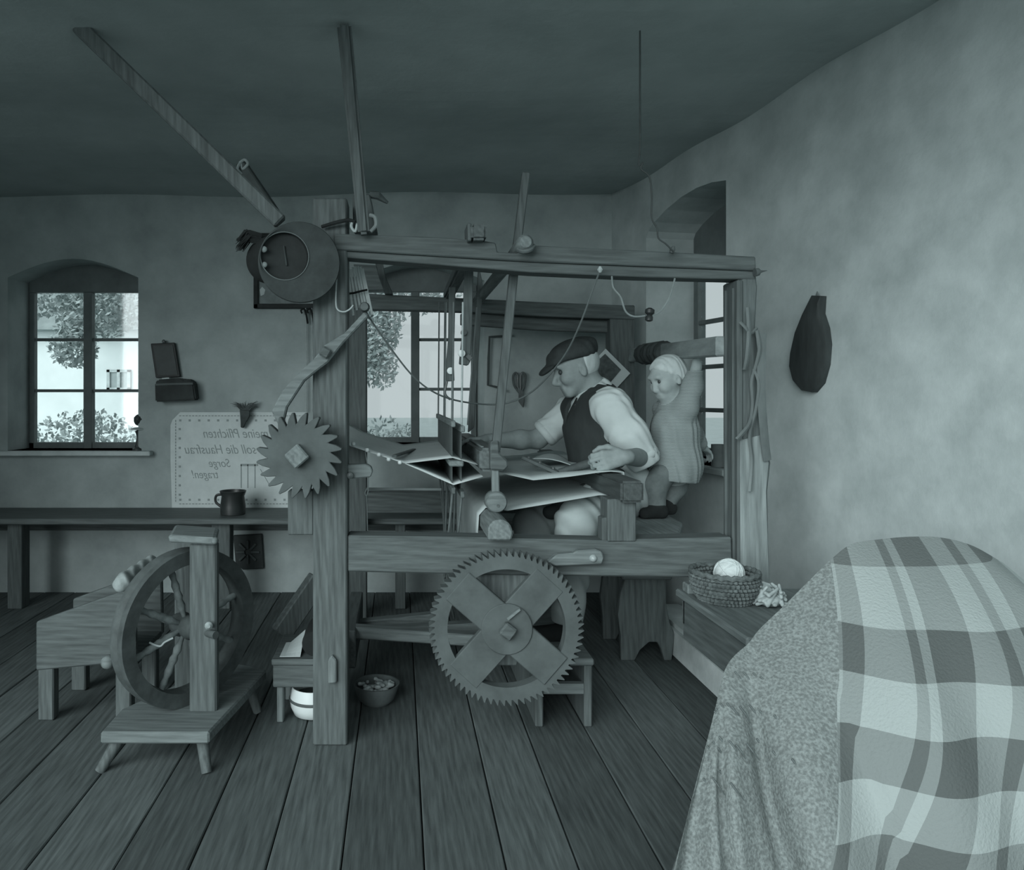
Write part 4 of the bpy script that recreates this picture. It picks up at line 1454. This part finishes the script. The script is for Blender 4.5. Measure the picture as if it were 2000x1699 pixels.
tin = nt.nodes.new('ShaderNodeMix')
tin.data_type = 'RGBA'
tin.blend_type = 'MULTIPLY'
tin.inputs[0].default_value = 1
tin.inputs[7].default_value = (.49, .56, .55, 1)
nt.links.new(fin.outputs[0], tin.inputs[6])
nt.links.new(tin.outputs[2], bs.inputs['Base Color'])
bp = nt.nodes.new('ShaderNodeBump')
bp.inputs['Strength'].default_value = .5
bp.inputs['Distance'].default_value = .006
nt.links.new(nz.outputs[0], bp.inputs['Height'])
nt.links.new(bp.outputs[0], bs.inputs['Normal'])
frg = MB()
for q in range(26):
    i = 12 + int(q * .9)
    p = rows[min(i, nu - 1)][2 + (q * 5) % 14]
    frg.tube([p + Vector((-.004, -.006, 0)), p + Vector((.006, -.014, -.014)), p + Vector((.016 + .01 * random.random(), -.012, -.034))], [.0022, .002, .001], 5)
frg.build('fringe', DSTRING, blo, kind='stuff')

# sill things behind the child
def on_sill(px, py, off):
    p = PW(px, py, off)
    p.z = zs3
    return p


p_ = on_sill(1404, 910, -.02)
cupo = MB().lathe(p_, (0, 0, 1), [(.036, 0), (.036, .11), (.033, .11), (.032, .008), (.001, .008)], 20).build('sill_beaker', mat('beaker', .16, .2, 9), None, smooth=True)
tag(cupo, 'grey straight-sided beaker on the right-hand window sill', 'beaker')
p_ = on_sill(1372, 900, -.06)
S = Sculpt(p_ + Vector((-.05, -.05, -.005)), p_ + Vector((.05, .05, .04)), .0035)
S.ell(p_ + Vector((0, 0, .012)), (.022, .028, .014), k=.01).ell(p_ + Vector((.01, .02, .01)), (.02, .012, .01), k=.01)
tag(S.mb().build('sill_rag', PAPER, None, smooth='all'), 'pale folded rag on the right-hand window sill beside the child', 'rag')

# ================================================================== LEFT FOREGROUND
ZP = .14
# spinning wheel
swc = P(365, 1222, 2.69)
sw = thing('spinning_wheel', (swc.x, swc.y, 0), 'old dark wooden spinning wheel with turned spokes on a slanting plank', 'spinning wheel')
ph = math.radians(51)
wn_ = Vector((math.sin(ph), -math.cos(ph), 0))
we = Vector((math.cos(ph), math.sin(ph), 0))
SWM = mat('wheel_dark_wood', 0.085, .35, 14, (1, 1, 1), .4, .7)
R_ = .28
rim_l = []
for r, h in ((R_, -.038), (R_ + .003, -.014), (R_ - .006, 0), (R_ + .003, .014), (R_, .038), (R_ - .05, .036), (R_ - .056, .0), (R_ - .05, -.036), (R_, -.038)):
    rim_l.append([swc + (we * math.cos(a) + UP * math.sin(a)) * r + wn_ * h for a in [2 * math.pi * k / 64 for k in range(64)]])
MB().loft(rim_l, cap=False).build('rim', SWM, sw, smooth=True)
MB().lathe(swc, wn_, [(.016, -.16), (.016, -.07), (.036, -.06), (.045, -.03), (.040, 0), (.045, .03), (.034, .06), (.016, .07), (.014, .17)], 18).build('hub', SWM, sw, smooth=True)
for k in range(8):
    a = 2 * math.pi * k / 8 + .3
    d = we * math.cos(a) + UP * math.sin(a)
    MB().tube([swc + d * q for q in (.035, .06, .085, .105, .12, .14, .165, .185, .205, .235)], [.008, .010, .016, .011, .016, .012, .015, .010, .013, .010], 9).build('spoke', mat('spoke_wood', 0.19, .4, 20, bump=.3), sw, smooth=True)
for sg, tz in ((1, 1062), (-1, 1075)):
    uc = swc + (wn_ * .105 if sg > 0 else Vector((-.028, .12, 0)))
    MB().span(uc.x - .048, uc.x + .048, uc.y - .022, uc.y + .022, ZP - .005, Z(tz, 2.6)).build('upright', WZ, sw, bevel=.006)
s = MB()
s.extr([P(328, 1047, 2.60), P(336, 1044, 2.60), P(418, 1050, 2.56), P(424, 1054, 2.56), P(420, 1064, 2.56), P(332, 1060, 2.60)], (-.04, .20, .0))
s.build('top_board', LX, sw, bevel=.005)
MB().lathe(P(419, 1056, 2.55), (.6, -1, .2), [(.004, -.01), (.012, 0), (.012, .01), (.004, .016)], 10).build('knob', LX, sw, smooth='all')
MB().lathe(P(408, 1220, 2.59), (.2, -1, 0), [(.012, 0), (.014, .012), (.006, .022)], 10).build('axle_pin', SHINY, sw, smooth=True)
s = MB()
s.extr([(-.72, 3.10, ZP - .04), (-.54, 3.0, ZP - .04), (-.63, 2.44, ZP - .04), (-.99, 2.44, ZP - .04), (-.99, 2.62, ZP - .04)], (0, 0, .04))
s.build('base_plank', LX, sw, bevel=.006)
for a, b in (((-.60, 2.93), (-.56, 2.92)), ((-.94, 2.50), (-1.0, 2.46)), ((-.67, 2.50), (-.64, 2.45)), ((-.70, 3.02), (-.74, 3.08))):
    MB().tube([(a[0], a[1], ZP - .03), (b[0], b[1], 0)], [.022, .017], 10).build('leg', WZ, sw, smooth=True)
MB().tube([P(292, 1255, 2.58), P(312, 1262, 2.57), P(322, 1254, 2.57), P(338, 1246, 2.58)], .0035, 6, 4).build('drive_cord', STRING, sw)

# wool box at the far left with a rolled fleece and a ball foot
wbx = thing('wool_box', (X(170, 2.85), 3.0, 0), 'plain dark wooden wool box with a knob, left of the spinning wheel', 'box')
MB().prism([(70, 1215), (187, 1173), (262, 1146), (265, 1292), (70, 1310)], 2.84, .03).build('side_board', WX, wbx, bevel=.005)
MB().extr([P(a, b, 2.84) + Vector((0, .32, 0)) for a, b in ((70, 1215), (187, 1173), (262, 1146), (265, 1292), (70, 1310))], (0, .03, 0)).build('side_board', WX, wbx, bevel=.005)
MB().span(X(80, 2.84), X(262, 2.84), 2.86, 3.17, Z(1296, 2.84), Z(1284, 2.84)).build('bottom_board', WX, wbx)
for px, yy in ((95, 2.87), (245, 2.87), (95, 3.16), (245, 3.16)):
    MB().span(X(px, 2.87) - .03, X(px, 2.87) + .03, yy - .025, yy + .025, 0, Z(1290, 2.87)).build('leg', WZ, wbx, bevel=.005)
MB().lathe(P(216, 1292, 2.84), (-.3, -1, .2), [(.004, -.012), (.020, -.006), (.027, .010), (.022, .030), (.006, .038)], 16).build('knob', LX, wbx, smooth='all')
fr = thing('fleece_roll', P(248, 1150, 2.95), 'small grey roll of fleece lying on the rim of the wool box', 'wool')
a, b = P(240, 1138, 2.86), P(240, 1138, 2.86) + Vector((.0, .33, 0))
S = Sculpt(a - Vector((.06, .06, .06)), b + Vector((.06, .06, .06)), .005)
S.cone(a, b, .036, .034, .01)
S.ripple(.003, 120, 60, 90)
S.mb().build('roll', mat('fleece', .33, .25, 25, bump=.6), fr, smooth='all')

# low work bench behind the left post
lbn = thing('low_bench', (X(590, 2.9), 2.95, 0), 'low plank bench tucked behind the left loom post', 'bench')
MB().span(X(530, 2.80), X(668, 2.80), 2.80, 3.10, Z(1300, 2.80), Z(1288, 2.80)).build('top', WX, lbn, bevel=.004)
MB().span(X(533, 2.81), X(668, 2.81), 2.81, 2.84, Z(1345, 2.80), Z(1300, 2.80)).build('front_board', WX, lbn, bevel=.004)
zlb = Z(1288, 2.80)
for px, yy in ((546, 2.85), (546, 3.06), (661, 2.85), (661, 3.06)):
    MB().span(X(px, 2.82) - .012, X(px, 2.82) + .012, yy - .02, yy + .02, 0, Z(1305, 2.80)).build('leg', LZ, lbn, bevel=.003)
rl = MB().lathe((X(615, 2.86), 2.835, zlb + .048), (0, 1, 0), [(.047, 0), (.048, .01), (.048, .2), (.047, .21)], 22).build('dark_roll', BLACK, None, smooth=True)
tag(rl, 'dark drum-like roll lying on the low bench behind the post', 'roll')
s = MB()
rows = [[Vector((X(548 + 60 * u, 2.84) , 2.82 + .16 * v, zlb + .003 + .085 * max(0, u - .15) * v * 1.2)) for u in [q / 6 for q in range(5)]] for v in [q / 6 for q in range(7)]]
s.grid(rows)
tag(s.build('paper_sheet', PAPER, None, solid=.002), 'curled pale sheet of paper on the low bench beside the dark roll', 'paper')
ln = MB()
ln.bar(P(548, 1238, 3.16), P(622, 1130, 3.25), .05, .09)
tag(ln.build('leaning_board', WZ, None, bevel=.005), 'grey board leaning behind the low bench against the loom', 'board')

# white enamel pot
ep = Vector((X(612, 2.90), 2.90, 0))
ept = thing('enamel_pot', ep, 'round white enamel pot with dark ring on the floor under the low bench', 'pot')
MB().lathe(ep, (0, 0, 1), [(.05, 0), (.075, .012), (.088, .04), (.092, .065), (.092, .070), (.086, .10), (.083, .118), (.080, .118), (.085, .07), (.07, .015), (.001, .01)], 32).build('body', CREAM, ept, smooth=True)
MB().lathe(ep, (0, 0, 1), [(.092, .064), (.095, .067), (.095, .073), (.092, .076)], 32).build('ring', IRON, ept, smooth=True)

# bowl of wool scraps on the floor
bw = Vector((X(735, 3.02), 3.02, 0))
bwt = thing('wooden_bowl', bw, 'shallow dark bowl on the floor under the loom, filled with scraps', 'bowl')
MB().lathe(bw, (0, 0, 1), [(.055, 0), (.075, .02), (.092, .065), (.095, .080), (.088, .080), (.082, .06), (.06, .022), (.001, .018)], 30).build('body', mat('bowl_wood', .13, .3, 9, bump=.2), bwt, smooth=True)
S = Sculpt(bw + Vector((-.09, -.09, .01)), bw + Vector((.09, .09, .12)), .004)
for q in range(60):
    a, r = random.random() * 6.28, .07 * math.sqrt(random.random())
    S.ell(bw + Vector((math.cos(a) * r, math.sin(a) * r, .055 + .02 * random.random())), (.008 + .006 * random.random(), .010, .008), k=.004)
scr = S.mb().build('wool_scraps', mat('scraps', .42, .4, 40, bump=.4), None, smooth='all')
scr['kind'] = 'stuff'
tag(scr, 'pale wool scraps heaped in the shallow bowl', 'wool scraps')

# foot bench under the treadles
fb = thing('foot_bench', (.60, 2.95, 0), 'low foot bench standing behind the big toothed wheel', 'bench')
MB().span(.515, .735, 2.78, 3.45, .235, .262).build('top', LX, fb, bevel=.005)
for xx in (.515, .70):
    MB().span(xx, xx + .03, 2.79, 3.44, 0, .236).build('side', WZ, fb, bevel=.004)
MB().span(.53, .72, 2.80, 2.83, .12, .16).build('stretcher', LX, fb, bevel=.003)

# stool with arched side panels
so = thing('plank_stool', (1.16, 3.66, 0), 'plank stool with arch-cut side panels on the floor behind the loom', 'stool')
pan = [(1222, 1128), (1212, 1160), (1207, 1200), (1212, 1240), (1213, 1290), (1240, 1290), (1250, 1270), (1268, 1254), (1284, 1254), (1292, 1268), (1298, 1290), (1312, 1290), (1318, 1240), (1308, 1215), (1301, 1180), (1302, 1128)]
for yy in (3.495, 3.80):
    m = MB()
    m.extr([P(a, b, 3.495) + Vector((0, yy - 3.495, 0)) for a, b in pan], (0, .03, 0))
    m.build('side_panel', WZ, so, bevel=.003)
MB().span(X(1210, 3.495), X(1306, 3.495), 3.45, 3.88, Z(1128, 3.495), Z(1128, 3.495) + .03).build('seat', WX, so, bevel=.005)

# ================================================================== PEOPLE
def frame(fwd, upv):
    f_ = Vector(fwd).normalized()
    u_ = Vector(upv)
    u_ = (u_ - f_ * u_.dot(f_)).normalized()
    return f_, u_, f_.cross(u_)


def head(S, c, f, u, s, k=1.0, old=True):
    """skull, brow, nose, lips, jaw, ears in a head frame (f forward, u up, s side)"""
    def q(a, b, cc=0.0):
        return c + f * a * k + u * b * k + s * cc * k
    A = (f, s, u)
    S.ell(q(-.008, .022), (.098 * k, .077 * k, .088 * k), A, .03)
    S.ell(q(.030, -.040), (.062 * k, .060 * k, .078 * k), A, .03)
    if old:
        S.cone(q(.068, -.100, .018), q(.068, -.100, -.018), .020 * k, .020 * k, .025)
    else:
        S.ell(q(.056, -.080), (.026 * k, .03 * k, .024 * k), A, .03)
    S.cone(q(.082, .026, .035), q(.082, .026, -.035), .012 * k, .012 * k, .018)
    for sd in (-1, 1):
        S.ell(q(.094, .002, sd * .031), (.016 * k, .018 * k, .013 * k), A, .012, sub=True)
        S.ell(q(.066, -.035, sd * .042), (.026 * k, .020 * k, .024 * k), A, .02)
        S.ell(q(-.004, -.018, sd * .077), (.017 * k, .009 * k, .030 * k), A, .008)
        S.ell(q(.004, -.020, sd * .084), (.008 * k, .006 * k, .016 * k), A, .004, sub=True)
        S.cone(q(.090, -.046, sd * .010), q(.094, -.046, sd * .008), .009 * k, .008 * k, .008)
    nl = .116 if old else .100
    S.cone(q(.088, .010), q(nl, -.036), .009 * k, .012 * k, .012)
    S.cone(q(nl - .004, -.042), q(nl - .016, -.050), .010 * k, .008 * k, .010)
    S.cone(q(.086, -.070, .018), q(.086, -.070, -.018), .009 * k, .009 * k, .010)
    S.cone(q(.082, -.083, .014), q(.082, -.083, -.014), .009 * k, .009 * k, .010)
    S.cone(q(.100, -.0765, .02), q(.100, -.0765, -.02), .004 * k, .004 * k, .004, sub=True)


# ---------------------------------------------------------------- the weaver
Mh = P(1125, 717, 3.30)
f_, u_, s_ = frame((-.95, -.05, -.32), (-.3, 0, 1))
if s_.y > 0:
    s_ = -s_
neck0, neck1 = Mh - f_ * .045 - u_ * .06, P(1166, 772, 3.31)
chest, belly, pelvis = P(1172, 832, 3.31), P(1180, 895, 3.32), Vector((1.0, 3.33, .855))
shN, shF = P(1196, 794, 3.13), P(1122, 800, 3.50)
elN, elF = P(1254, 893, 3.12), P(1050, 858, 3.52)
wrN, wrF = P(1219, 893, 2.90), P(952, 860, 3.42)
hpN, hpF = Vector((1.0, 3.23, .845)), Vector((1.0, 3.43, .845))
knN, knF = P(1128, 1020, 2.98), P(1040, 1028, 3.36)
anN, anF = Vector((.68, 3.0, .34)), Vector((.60, 3.35, .34))

S = Sculpt((.28, 2.78, .22), (1.2, 3.72, 1.56), .0048)
S.chain([pelvis, belly, chest, neck1], [.115, .115, .120, .075], .06)
S.cone(shN, shF, .060, .060, .05)
head(S, Mh, f_, u_, s_, 1.0)
S.cone(Mh - f_ * .03 - u_ * .05, neck1, .050, .062, .03)
S.chain([shN, elN], [.056, .044], .03)
S.chain([elN, wrN], [.044, .029], .02)
S.chain([shF, elF], [.056, .044], .03)
S.chain([elF, elF.lerp(wrF, .35), wrF], [.043, .045, .029], .02)
S.chain([hpN, knN], [.085, .060], .05)
S.chain([knN, anN], [.056, .038], .03)
S.chain([hpF, knF], [.085, .060], .05)
S.chain([knF, anF], [.056, .038], .03)
for an_ in (anN, anF):
    S.cone(an_ + Vector((.02, 0, -.05)), an_ + Vector((-.13, -.02, -.055)), .030, .026, .02)
hand(S, wrN, Vector((-.92, -.16, -.12)), Vector((-.05, .9, -.35)), 1.0, (.55, 1.1, .9), thumb=-1)
hand(S, wrF, Vector((-1, -.10, .02)), Vector((0, -.15, -1)), 1.0, (.35, .55, .45), thumb=1)
weaver = S.mb().build('person', SKIN, None, smooth='all')
tag(weaver, 'old weaver in flat cap, dark vest and rolled white sleeves bent over the loom', 'person')
for sd in (-1, 1):
    e = Mh + f_ * .082 + u_ * .001 + s_ * .031 * sd
    MB().lathe(e - f_ * .0, f_, [(.001, -.012), (.011, -.004), (.0115, .002), (.008, .008), (.001, .011)], 12).build('eye', mat('eye_dark', .05, .2, 9, rough=.3), weaver, smooth='all')
    MB().tube([e + f_ * .016 + u_ * .026 + s_ * (sd * -.014), e + f_ * .018 + u_ * .031, e + f_ * .006 + u_ * .027 + s_ * (sd * .016)], [.003, .005, .002], 6).build('eyebrow', HAIRW, weaver, smooth='all')
# hair round the back of the head
S = Sculpt(Mh - Vector((.16, .16, .16)), Mh + Vector((.16, .16, .16)), .004)
S.ell(Mh - f_ * .010 + u_ * .016, (.102, .082, .090), (f_, s_, u_), .01)
S.cut(Mh - f_ * .022, f_)
S.cut(Mh + u_ * .07, u_)
S.cut(Mh - u_ * .062, -u_)
S.mb().build('hair', HAIRW, weaver, smooth='all')
# flat cap
S = Sculpt(Mh - Vector((.24, .2, .2)), Mh + Vector((.24, .2, .2)), .0045)
S.ell(Mh + u_ * .060 + f_ * .000, (.118, .096, .062), (f_, s_, u_), .03)
S.ell(Mh + u_ * .086 - f_ * .030, (.090, .086, .034), (f_, s_, u_), .03)
S.cut(Mh + u_ * .036, -u_ + f_ * .10, .01)
S.ell(Mh + u_ * .036 + f_ * .120 , (.052, .070, .013), ((f_ - u_ * .45).normalized(), s_, (u_ + f_ * .45).normalized()), .02)
S.ripple(.0015, 60, 90, 70)
S.mb().build('flat_cap', mat('cap_cloth', .045, .3, 18, bump=.3, rough=.9), weaver, smooth='all')
# shirt
S = Sculpt((.50, 2.98, .85), (1.22, 3.70, 1.42), .0055)
S.chain([shN + Vector((-.01, .02, .0)), elN.lerp(shN, .45), elN + (elN - shN) * .02], [.076, .078, .070], .03)
S.chain([shF, shF.lerp(elF, .85)], [.072, .066], .03)
S.cone(shN, shF, .068, .068, .05)
S.chain([belly, chest, neck1], [.120, .126, .085], .06)
S.cone(neck1, Mh - f_ * .035 - u_ * .085, .070, .058, .02)
d1 = (elN - shN).normalized()
S.ripple(.0022, 75, 50, 60)
S.ripple(.0016, 20, 130, 90, 1.3)
S.cut(elN + d1 * .035 + Vector((0, 0, -.005)), d1)
d2 = (elF - shF).normalized()
G = np.meshgrid(*S.ax, indexing='ij')
far = (G[1] > 3.40)
cutp = shF.lerp(elF, .80)
e = ((G[0] - cutp.x) * d2.x + (G[1] - cutp.y) * d2.y + (G[2] - cutp.z) * d2.z).astype(np.float32)
S.d = np.where(far & (G[0] < .80), np.maximum(S.d, e), S.d)
nk = neck1.lerp(Mh - f_ * .03 - u_ * .06, .62)
S.cut(nk, (Mh - f_ * .03 - u_ * .06 - neck1))
S.mb().build('shirt', SHIRT, weaver, smooth='all')
# rolled cuffs
for c0, d0, r in ((elN - d1 * .002, d1, .069), (cutp, d2, .064)):
    MB().lathe(c0 - d0 * .02, d0, [(r - .006, 0), (r + .003, .006), (r + .005, .022), (r - .002, .036), (r - .02, .038)], 24).build('rolled_cuff', SHIRT, weaver, smooth='all')
# vest
S = Sculpt((.70, 3.05, .80), (1.16, 3.62, 1.36), .0055)
S.chain([pelvis + Vector((0, 0, .05)), belly, chest, neck1 + Vector((.01, 0, -.02))], [.138, .142, .150, .090], .06)
S.cone(shN.lerp(shF, .16), shN.lerp(shF, .84), .090, .090, .05)
S.ell(shN + Vector((.03, -.115, -.05)), (.092, .150, .130), k=.015, sub=True)
S.ell(shF + Vector((-.02, .10, -.04)), (.09, .13, .12), k=.02, sub=True)
# neck opening
S.cone(neck1 + Vector((-.045, 0, .05)), chest + Vector((-.175, .0, .03)), .062, .030, .01, sub=True)
S.cone(neck1 + Vector((-.01, 0, .03)), Mh - u_ * .05, .066, .080, .01, sub=True)
S.ripple(.002, 90, 60, 25)
S.mb().build('vest', VEST, weaver, smooth='all')
# tie and watch chain side button
MB().tube([neck1 + Vector((-.062, -.015, .028)), neck1 + Vector((-.085, -.02, -.02)), chest + Vector((-.135, -.02, .04)), chest + Vector((-.142, -.02, -.03))], [.012, .016, .018, .014], 8, 4).build('tie', BLACK, weaver, smooth='all')
MB().lathe(P(1195, 866, 3.13), (.3, -1, 0), [(.012, -.01), (.014, .0), (.010, .008)], 10).build('buckle', BLACK, weaver, smooth=True)
# trousers
S = Sculpt((.48, 2.84, .28), (1.18, 3.56, 1.0), .006)
S.cone(hpN, hpF, .118, .118, .05)
S.cone(pelvis, belly, .122, .115, .05)
S.chain([hpN, hpN.lerp(knN, .5), knN], [.108, .098, .082], .05)
S.chain([knN, anN], [.082, .062], .04)
S.chain([hpF, knF], [.108, .080], .05)
S.chain([knF, anF], [.080, .062], .04)
S.ripple(.004, 60, 40, 45)
S.cut(belly + Vector((0, 0, .03)), (0, 0, 1))
S.cut(Vector((.6, 3.2, .335)), (0, 0, -1))
S.mb().build('trousers', TROUS, weaver, smooth='all')
# dark jacket tail / apron front between beam and thigh
S = Sculpt((.60, 2.95, .70), (1.0, 3.6, 1.0), .006)
S.chain([Vector((.93, 3.18, .875)), P(1120, 985, 3.15), P(1075, 1000, 3.22)], [.075, .05, .03], .04)
S.chain([Vector((.93, 3.38, .86)), P(1080, 1005, 3.38)], [.09, .04], .04)
S.ripple(.004, 60, 60, 60)
S.mb().build('apron', mat('dark_apron', .05, .3, 12, bump=.4), weaver, smooth='all')
for an_ in (anN, anF):
    S = Sculpt(an_ + Vector((-.2, -.09, -.12)), an_ + Vector((.1, .09, .06)), .005)
    S.cone(an_ + Vector((.02, 0, -.045)), an_ + Vector((-.13, -.02, -.05)), .038, .033, .02)
    S.cone(an_ + Vector((.02, 0, -.045)), an_ + Vector((.01, 0, .0)), .040, .046, .02)
    S.cut(an_ + Vector((0, 0, -.077)), (0, 0, -1))
    S.mb().build('shoe', BLACK, weaver, smooth='all')
# stick in the near hand
kst = MB().tube([P(1092, 922, 2.96), P(1150, 905, 2.94), P(1184, 893, 2.925), P(1212, 882, 2.915)], [.013, .018, .017, .013], 10)
tag(kst.build('hand_stick', mat('stick_wood', .07, .3, 20), None, smooth=True), 'dark wooden stick held in the weaver\'s near hand across the cloth', 'stick')

# ---------------------------------------------------------------- the toddler
YK = 3.20
Kh = P(1304, 737, YK)
f2, u2, s2 = frame((-.93, -.28, -.36), (-.3, -.05, 1))
if s2.y > 0:
    s2 = -s2
KN, KC, KP = P(1318, 790, YK + .02), P(1318, 835, YK + .02), P(1318, 905, YK + .02)
sR, sL = P(1340, 797, YK - .05), P(1296, 800, YK + .09)
hR = P(1361, 712, YK - .10)
hL = P(1372, 872, YK + .08)
S = Sculpt((.92, 2.98, .68), (1.52, 3.50, 1.46), .0045)
head(S, Kh, f2, u2, s2, .80, old=False)
S.cone(Kh - u2 * .05 - f2 * .02, KN, .034, .040, .02)
S.chain([KN, KC, KP], [.060, .078, .088], .04)
S.chain([sR, P(1352, 755, YK - .06), hR], [.034, .030, .020], .02)
S.chain([sL, P(1352, 845, YK + .06), hL], [.034, .028, .019], .02)
# legs: standing on the seat plank
kA, kB = P(1278, 950, YK - .06), P(1318, 950, YK + .05)
fA, fB = P(1284, 1003, YK - .08), P(1302, 1001, YK + .02)
zt_ = .737
fA.z = zt_ + .045
fB.z = zt_ + .045
S.chain([KP + Vector((-.03, -.03, 0)), kA, fA], [.055, .042, .030], .03)
S.chain([KP + Vector((.03, .02, 0)), kB, fB], [.055, .042, .030], .03)
for a in (fA, fB):
    S.cone(a + Vector((.012, 0, -.018)), a + Vector((-.055, -.02, -.022)), .022, .020, .01)
hand(S, hR, Vector((-.1, .1, 1)), Vector((-.6, .7, .2)), .52, (.5, .7, .5), thumb=-1, k=.003)
hand(S, hL, Vector((.6, .3, -.5)), Vector((0, 0, -1)), .52, (.3, .5, .4), thumb=1, k=.003)
kid = S.mb().build('person', mat('child_skin', .36, .1, 30, bump=.1), None, smooth='all')
tag(kid, 'fair-haired toddler in a knitted dress reaching up to the rail by the window', 'person')
for sd in (-1, 1):
    e = Kh + f2 * .061 + u2 * .001 + s2 * .024 * sd
    MB().lathe(e, f2, [(.001, -.010), (.009, -.003), (.0095, .002), (.006, .007), (.001, .009)], 10).build('eye', MATS['eye_dark'], kid, smooth='all')
S = Sculpt(Kh - Vector((.13, .13, .13)), Kh + Vector((.13, .13, .13)), .004)
S.ell(Kh - f2 * .010 + u2 * .026, (.084, .068, .072), (f2, s2, u2), .01)
S.ell(Kh - f2 * .035 - u2 * .012, (.052, .060, .056), (f2, s2, u2), .03)
S.cut(Kh + f2 * .036 + u2 * .03, f2 - u2 * .95, .02)
S.ripple(.0012, 200, 160, 60)
S.mb().build('hair', HAIRB, kid, smooth='all')
# knitted dress
S = Sculpt((.94, 2.98, .82), (1.50, 3.48, 1.36), .005)
S.chain([KN + Vector((0, 0, -.012)), KC, KP], [.066, .094, .112], .04)
hem0 = P(1312, 935, YK)
S.cone(KP, hem0, .108, .105, .03)
S.chain([sL, P(1352, 845, YK + .06), hL.lerp(P(1352, 845, YK + .06), .25)], [.046, .040, .032], .025)
S.ripple(.0025, 120, 90, 15)
S.cut(P(1312, 938, YK), (-.10, 0, -1))
S.cut(KN + Vector((-.01, 0, .028)), (-.25, 0, 1))
S.chain([sR + Vector((-.01, .01, -.02)), sR, P(1352, 755, YK - .06), sR.lerp(hR, .92)], [.046, .046, .040, .030], .03)
S.mb().build('knitted_dress', KNIT, kid, smooth='all')
STK = mat('grey_stocking', .16, .2, 30, bump=.3)
for nm, kk, ff, off_, m in (('stocking', kA, fA, Vector((-.03, -.03, 0)), STK), ('stocking', kB, fB, Vector((.03, .02, 0)), STK)):
    S = Sculpt(Vector((1.0, 3.0, .70)), Vector((1.36, 3.42, 1.02)), .005)
    S.chain([(KP + off_).lerp(kk, .3), kk, ff], [.058, .047, .035], .03)
    S.mb().build(nm, m, kid, smooth='all')
for ff in (fA, fB):
    S = Sculpt(ff + Vector((-.12, -.07, -.07)), ff + Vector((.06, .06, .04)), .004)
    S.cone(ff + Vector((.014, 0, -.018)), ff + Vector((-.058, -.02, -.022)), .028, .025, .015)
    S.cone(ff + Vector((.010, 0, -.018)), ff, .030, .036, .015)
    S.cut(ff + Vector((0, 0, -.0445)), (0, 0, -1))
    S.mb().build('shoe', BLACK, kid, smooth='all')
